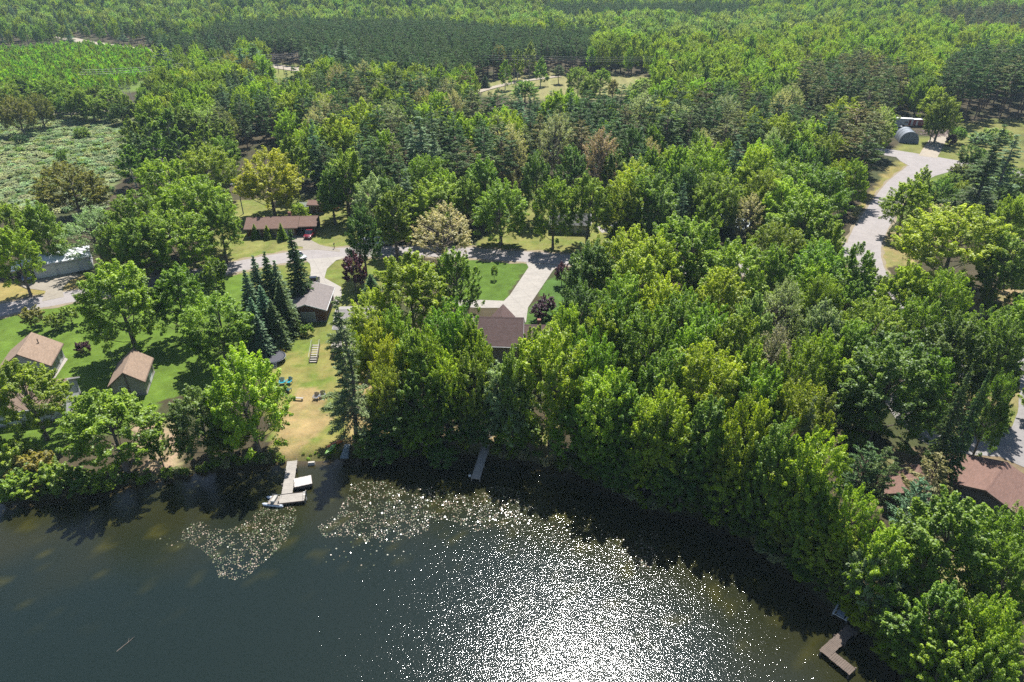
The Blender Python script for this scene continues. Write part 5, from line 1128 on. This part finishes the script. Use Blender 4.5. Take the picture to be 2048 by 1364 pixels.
pole('pale pole with a yard lamp under the trees left of the ranch house', at(487, 428), 8, False, mat('pale_pole', (.5, .47, .42)), True)
PO = [((483, 170), 13), ((690, 152), 13), ((1029, 168), 12)]
pl = []
for (p, h), lb in zip(PO, ('weathered power pole among pines near the pale far road', 'power pole at the edge of the dark pine plantation', 'power pole standing beside the open field track')):
    x, y = at(*p); pole(lb, (x, y, 0), h, True, mat('grey_pole', (.36, .33, .3))); pl.append((x, y, h))
for p, lb in (((558, 148), 'left of three thin poles by the pale far road'), ((569, 150), 'middle of three thin poles by the pale far road'), ((584, 146), 'right of three thin poles by the pale far road')):
    x, y = at(*p); pole(lb, (x, y, 0), 9, False)
ex = at(1500, 165); pts = pl + [(ex[0], ex[1], 13)]; ex0 = at(180, 210); pts = [(ex0[0], ex0[1], 13)] + pts
M_WIRE = mat('wire', (.38, .38, .4), .4, .02, metal=.3)
for k, (dx_, dz_, lb) in enumerate(((-1.1, -.4, 'lowest sagging power wire strung over the pines'), (0, .5, 'middle sagging power wire strung over the pines'), (1.1, 1.5, 'topmost sagging power wire strung over the pines'))):
    q = []
    for (x0, y0, z0), (x1, y1, z1) in zip(pts[:-1], pts[1:]):
        for i in range(16):
            t = i / 16; q.append((x0+(x1-x0)*t + dx_, y0+(y1-y0)*t - .13, z0+(z1-z0)*t + dz_ - 4*1.6*t*(1-t)))
    tag(MB().tube(q, .032, 4).build('power_wire', M_WIRE), lb, 'power wire', 'power wires')
# leaning pale dead trees at the far meadow edge
for k, (p, ln) in enumerate((((266, 215), -1.5), ((272, 214), 1.2))):
    x, y = at(*p); t = thing('dead_birch', ('left' if k == 0 else 'right') + ' of two bare white birch stems behind the meadow track', 'dead tree', (x, y, 0), 0, 'bare birch stems')
    MB().tube([(0,0,-.3), (-1.2+ln*.3,0,5), (-3+ln,.3,11)], [.16, .11, .03], 6).build('trunk', M_BIRCH, t); q = MB()
    for z in (5, 7, 8.5): q.tube([(-1.2-.3*(z-5)+ln*.4, 0, z), (-2.4-.3*(z-5)+ln*.4, .4, z+1.8)], [.05, .012], 4)
    q.build('limb', M_BIRCH, t)
# upper right yard
hx, hy = at(1820, 285)
hs = thing('hoop_shed', 'gray tarp-covered hoop shed beside the gravel drive', 'hoop shed', (hx, hy + 3, 0), R(75)); mb = MB(); N = 12
arc = [(3.1*math.cos(math.pi*i/N), 3.9*math.sin(math.pi*i/N)**.85) for i in range(N+1)]
for j in range(9):
    x = -4.2 + j*1.05; sg_ = .1 * (j % 2); mb.v += [(x, y*(1-sg_*.3), z*(1-sg_*.3)) for y, z in arc]
    if j: mb.f += [((j-1)*(N+1)+i, (j-1)*(N+1)+i+1, j*(N+1)+i+1, j*(N+1)+i) for i in range(N)]
mb.build('tarp_cover', mat('grey_tarp', (.27, .30, .34), .5, .25, 1.2), hs, 0, True)
mb = MB(); mb.add([(-4.19, y, z) for y, z in arc], [tuple(range(N+1))]); mb.build('end_panel', mat('grey_tarp_b', (.2, .22, .26), .6, .3, 1.2), hs)
mb = MB()
for x in (-4.2, -1.4, 1.4, 4.2): mb.tube([(x, y*1.012, z*1.012 + .02) for y, z in arc], .04, 5)
mb.build('frame_hoops', M_METAL, hs)
def trailer(name, label, loc, rz, L, H, m, rm, cat='trailer'):
    t = thing(name, label, cat, loc, rz); MB().box(-L/2, L/2, -1.2, 1.2, .5, H).build('body', m, t, .12); MB().box(-L/2+.05, L/2-.05, -1.15, 1.15, H+.003, H+.12).build('roof', rm, t, .04)
    for x in (-.5, .5): o = MB().tube([(x, -1.22, .38), (x, -.95, .38)], .38, 12).build('wheel', M_TYRE, t)
    for x in (-.5, .5): o = MB().tube([(x, .95, .38), (x, 1.22, .38)], .38, 12).build('wheel', M_TYRE, t)
    MB().box(L/2, L/2+1.2, -.1, .1, .45, .57).build('tow_bar', M_DARK, t); MB().box(-.4, .3, -1.235, -1.2, .6, H-.35).build('door', M_TRIM, t); MB().box(.9, 1.9, -1.23, -1.2, 1.4, 2.0).build('window', M_GLASS, t); return t
trailer('camper_trailer', 'white camper trailer parked behind the gray hoop shed', at(1801, 252), R(-14), 7.5, 2.9, mat('camper_white', (.62, .64, .66), .5, .08), M_WHITE, 'camper')
trailer('box_trailer', 'dark red box trailer with a white roof behind the hoop shed', at(1829, 253), R(-4), 6.2, 2.7, mat('dark_red_metal', (.28, .03, .035), .45, .1), M_WHITE)
car('white van parked in front of the white camper trailer', at(1799, 262), R(-10), P_WHT, 'suv', 'van', 'parked_van')
bx_, by_ = at(1948, 283); bt = thing('tarped_boat', 'long narrow boat under a pale cover on the grass', 'boat', (bx_, by_, 0), R(35)); mb = MB()
mb.hexa([(-3,-.9,.5),(2.2,-.9,.5),(2.2,.9,.5),(-3,.9,.5),(-3,-.7,1.0),(2.6,-.35,1.2),(2.6,.35,1.2),(-3,.7,1.0)]); mb.build('cover', mat('pale_cover', (.6, .63, .66), .6, .1), bt, .15)
MB().box(-2.5, 2.6, -.5, .5, .3, .48).build('trailer_frame', M_DARK, bt)
for y in (-.8, .8): MB().tube([(-.6, y-.1, .3), (-.6, y+.1, .3)], .3, 12).build('wheel', M_TYRE, bt)
# heap of cut brush by the gravel drive
q = MB()
for i in range(260):
    a_ = U(0, 6.28); r_ = U(0, 1) ** .6; cx0, cy0 = at(1880 + random.choice((-22, 10, 20)), 268); x, y, z = cx0 + 5*r_*math.cos(a_), cy0 + 6*r_*math.sin(a_), U(.05, 1.2) * (1.1 - r_)
    d_ = Vector((U(-1, 1), U(-1, 1), U(-.25, .25))).normalized() * U(.5, 1.4); q.tube([(x-d_.x, y-d_.y, max(.02, z-d_.z)), (x+d_.x, y+d_.y, max(.02, z+d_.z))], U(.03, .12), 4)
tag(q.build('brush_pile', mat('cut_wood', (.4, .3, .27), .9, .4)), 'heaps of cut pinkish wood and brush beside the gravel drive', 'brush pile', kind='stuff')
# orange garden tractor by the sheds
gt = thing('garden_tractor', 'small orange garden tractor on the grass right of the brown board shed', 'garden tractor', at(671, 421), R(-20))
MB().box(-.2, .95, -.35, .35, .45, .95).build('bonnet', mat('orange_paint', (.7, .13, .03), .35, .06), gt, .08); MB().box(-.9, -.2, -.5, .5, .4, .62).build('body', mat('orange_paint', (.7, .13, .03)), gt, .05)
MB().box(-.75, -.3, -.25, .25, .622, .75).box(-.82, -.75, -.25, .25, .7, 1.15).build('seat', M_DARK, gt); MB().tube([(.05, 0, .9), (-.12, 0, 1.15)], .03, 6).build('steering_column', M_DARK, gt)
for x, r_ in ((-.6, .4), (.7, .27)):
    for y in (-.55, .55): MB().tube([(x, y-.12, r_), (x, y+.12, r_)], r_, 14).build('wheel', M_TYRE, gt)

# ------------------------------------------------------------------ air
hz = MB().box(-9500, 9500, -750, 14500, -8, 130).build('haze', mat('air', (1, 1, 1)))
b = NT('haze'); pv = b.n('VolumePrincipled', Color=(.62, .82, 1.0), Density=.0001, Anisotropy=.0)
b.t.links.new(pv.outputs[0], b.out.inputs['Volume']); hz.data.materials.clear(); hz.data.materials.append(b.m); tag(hz, kind='stuff', label='thin bluish summer haze', cat='haze')
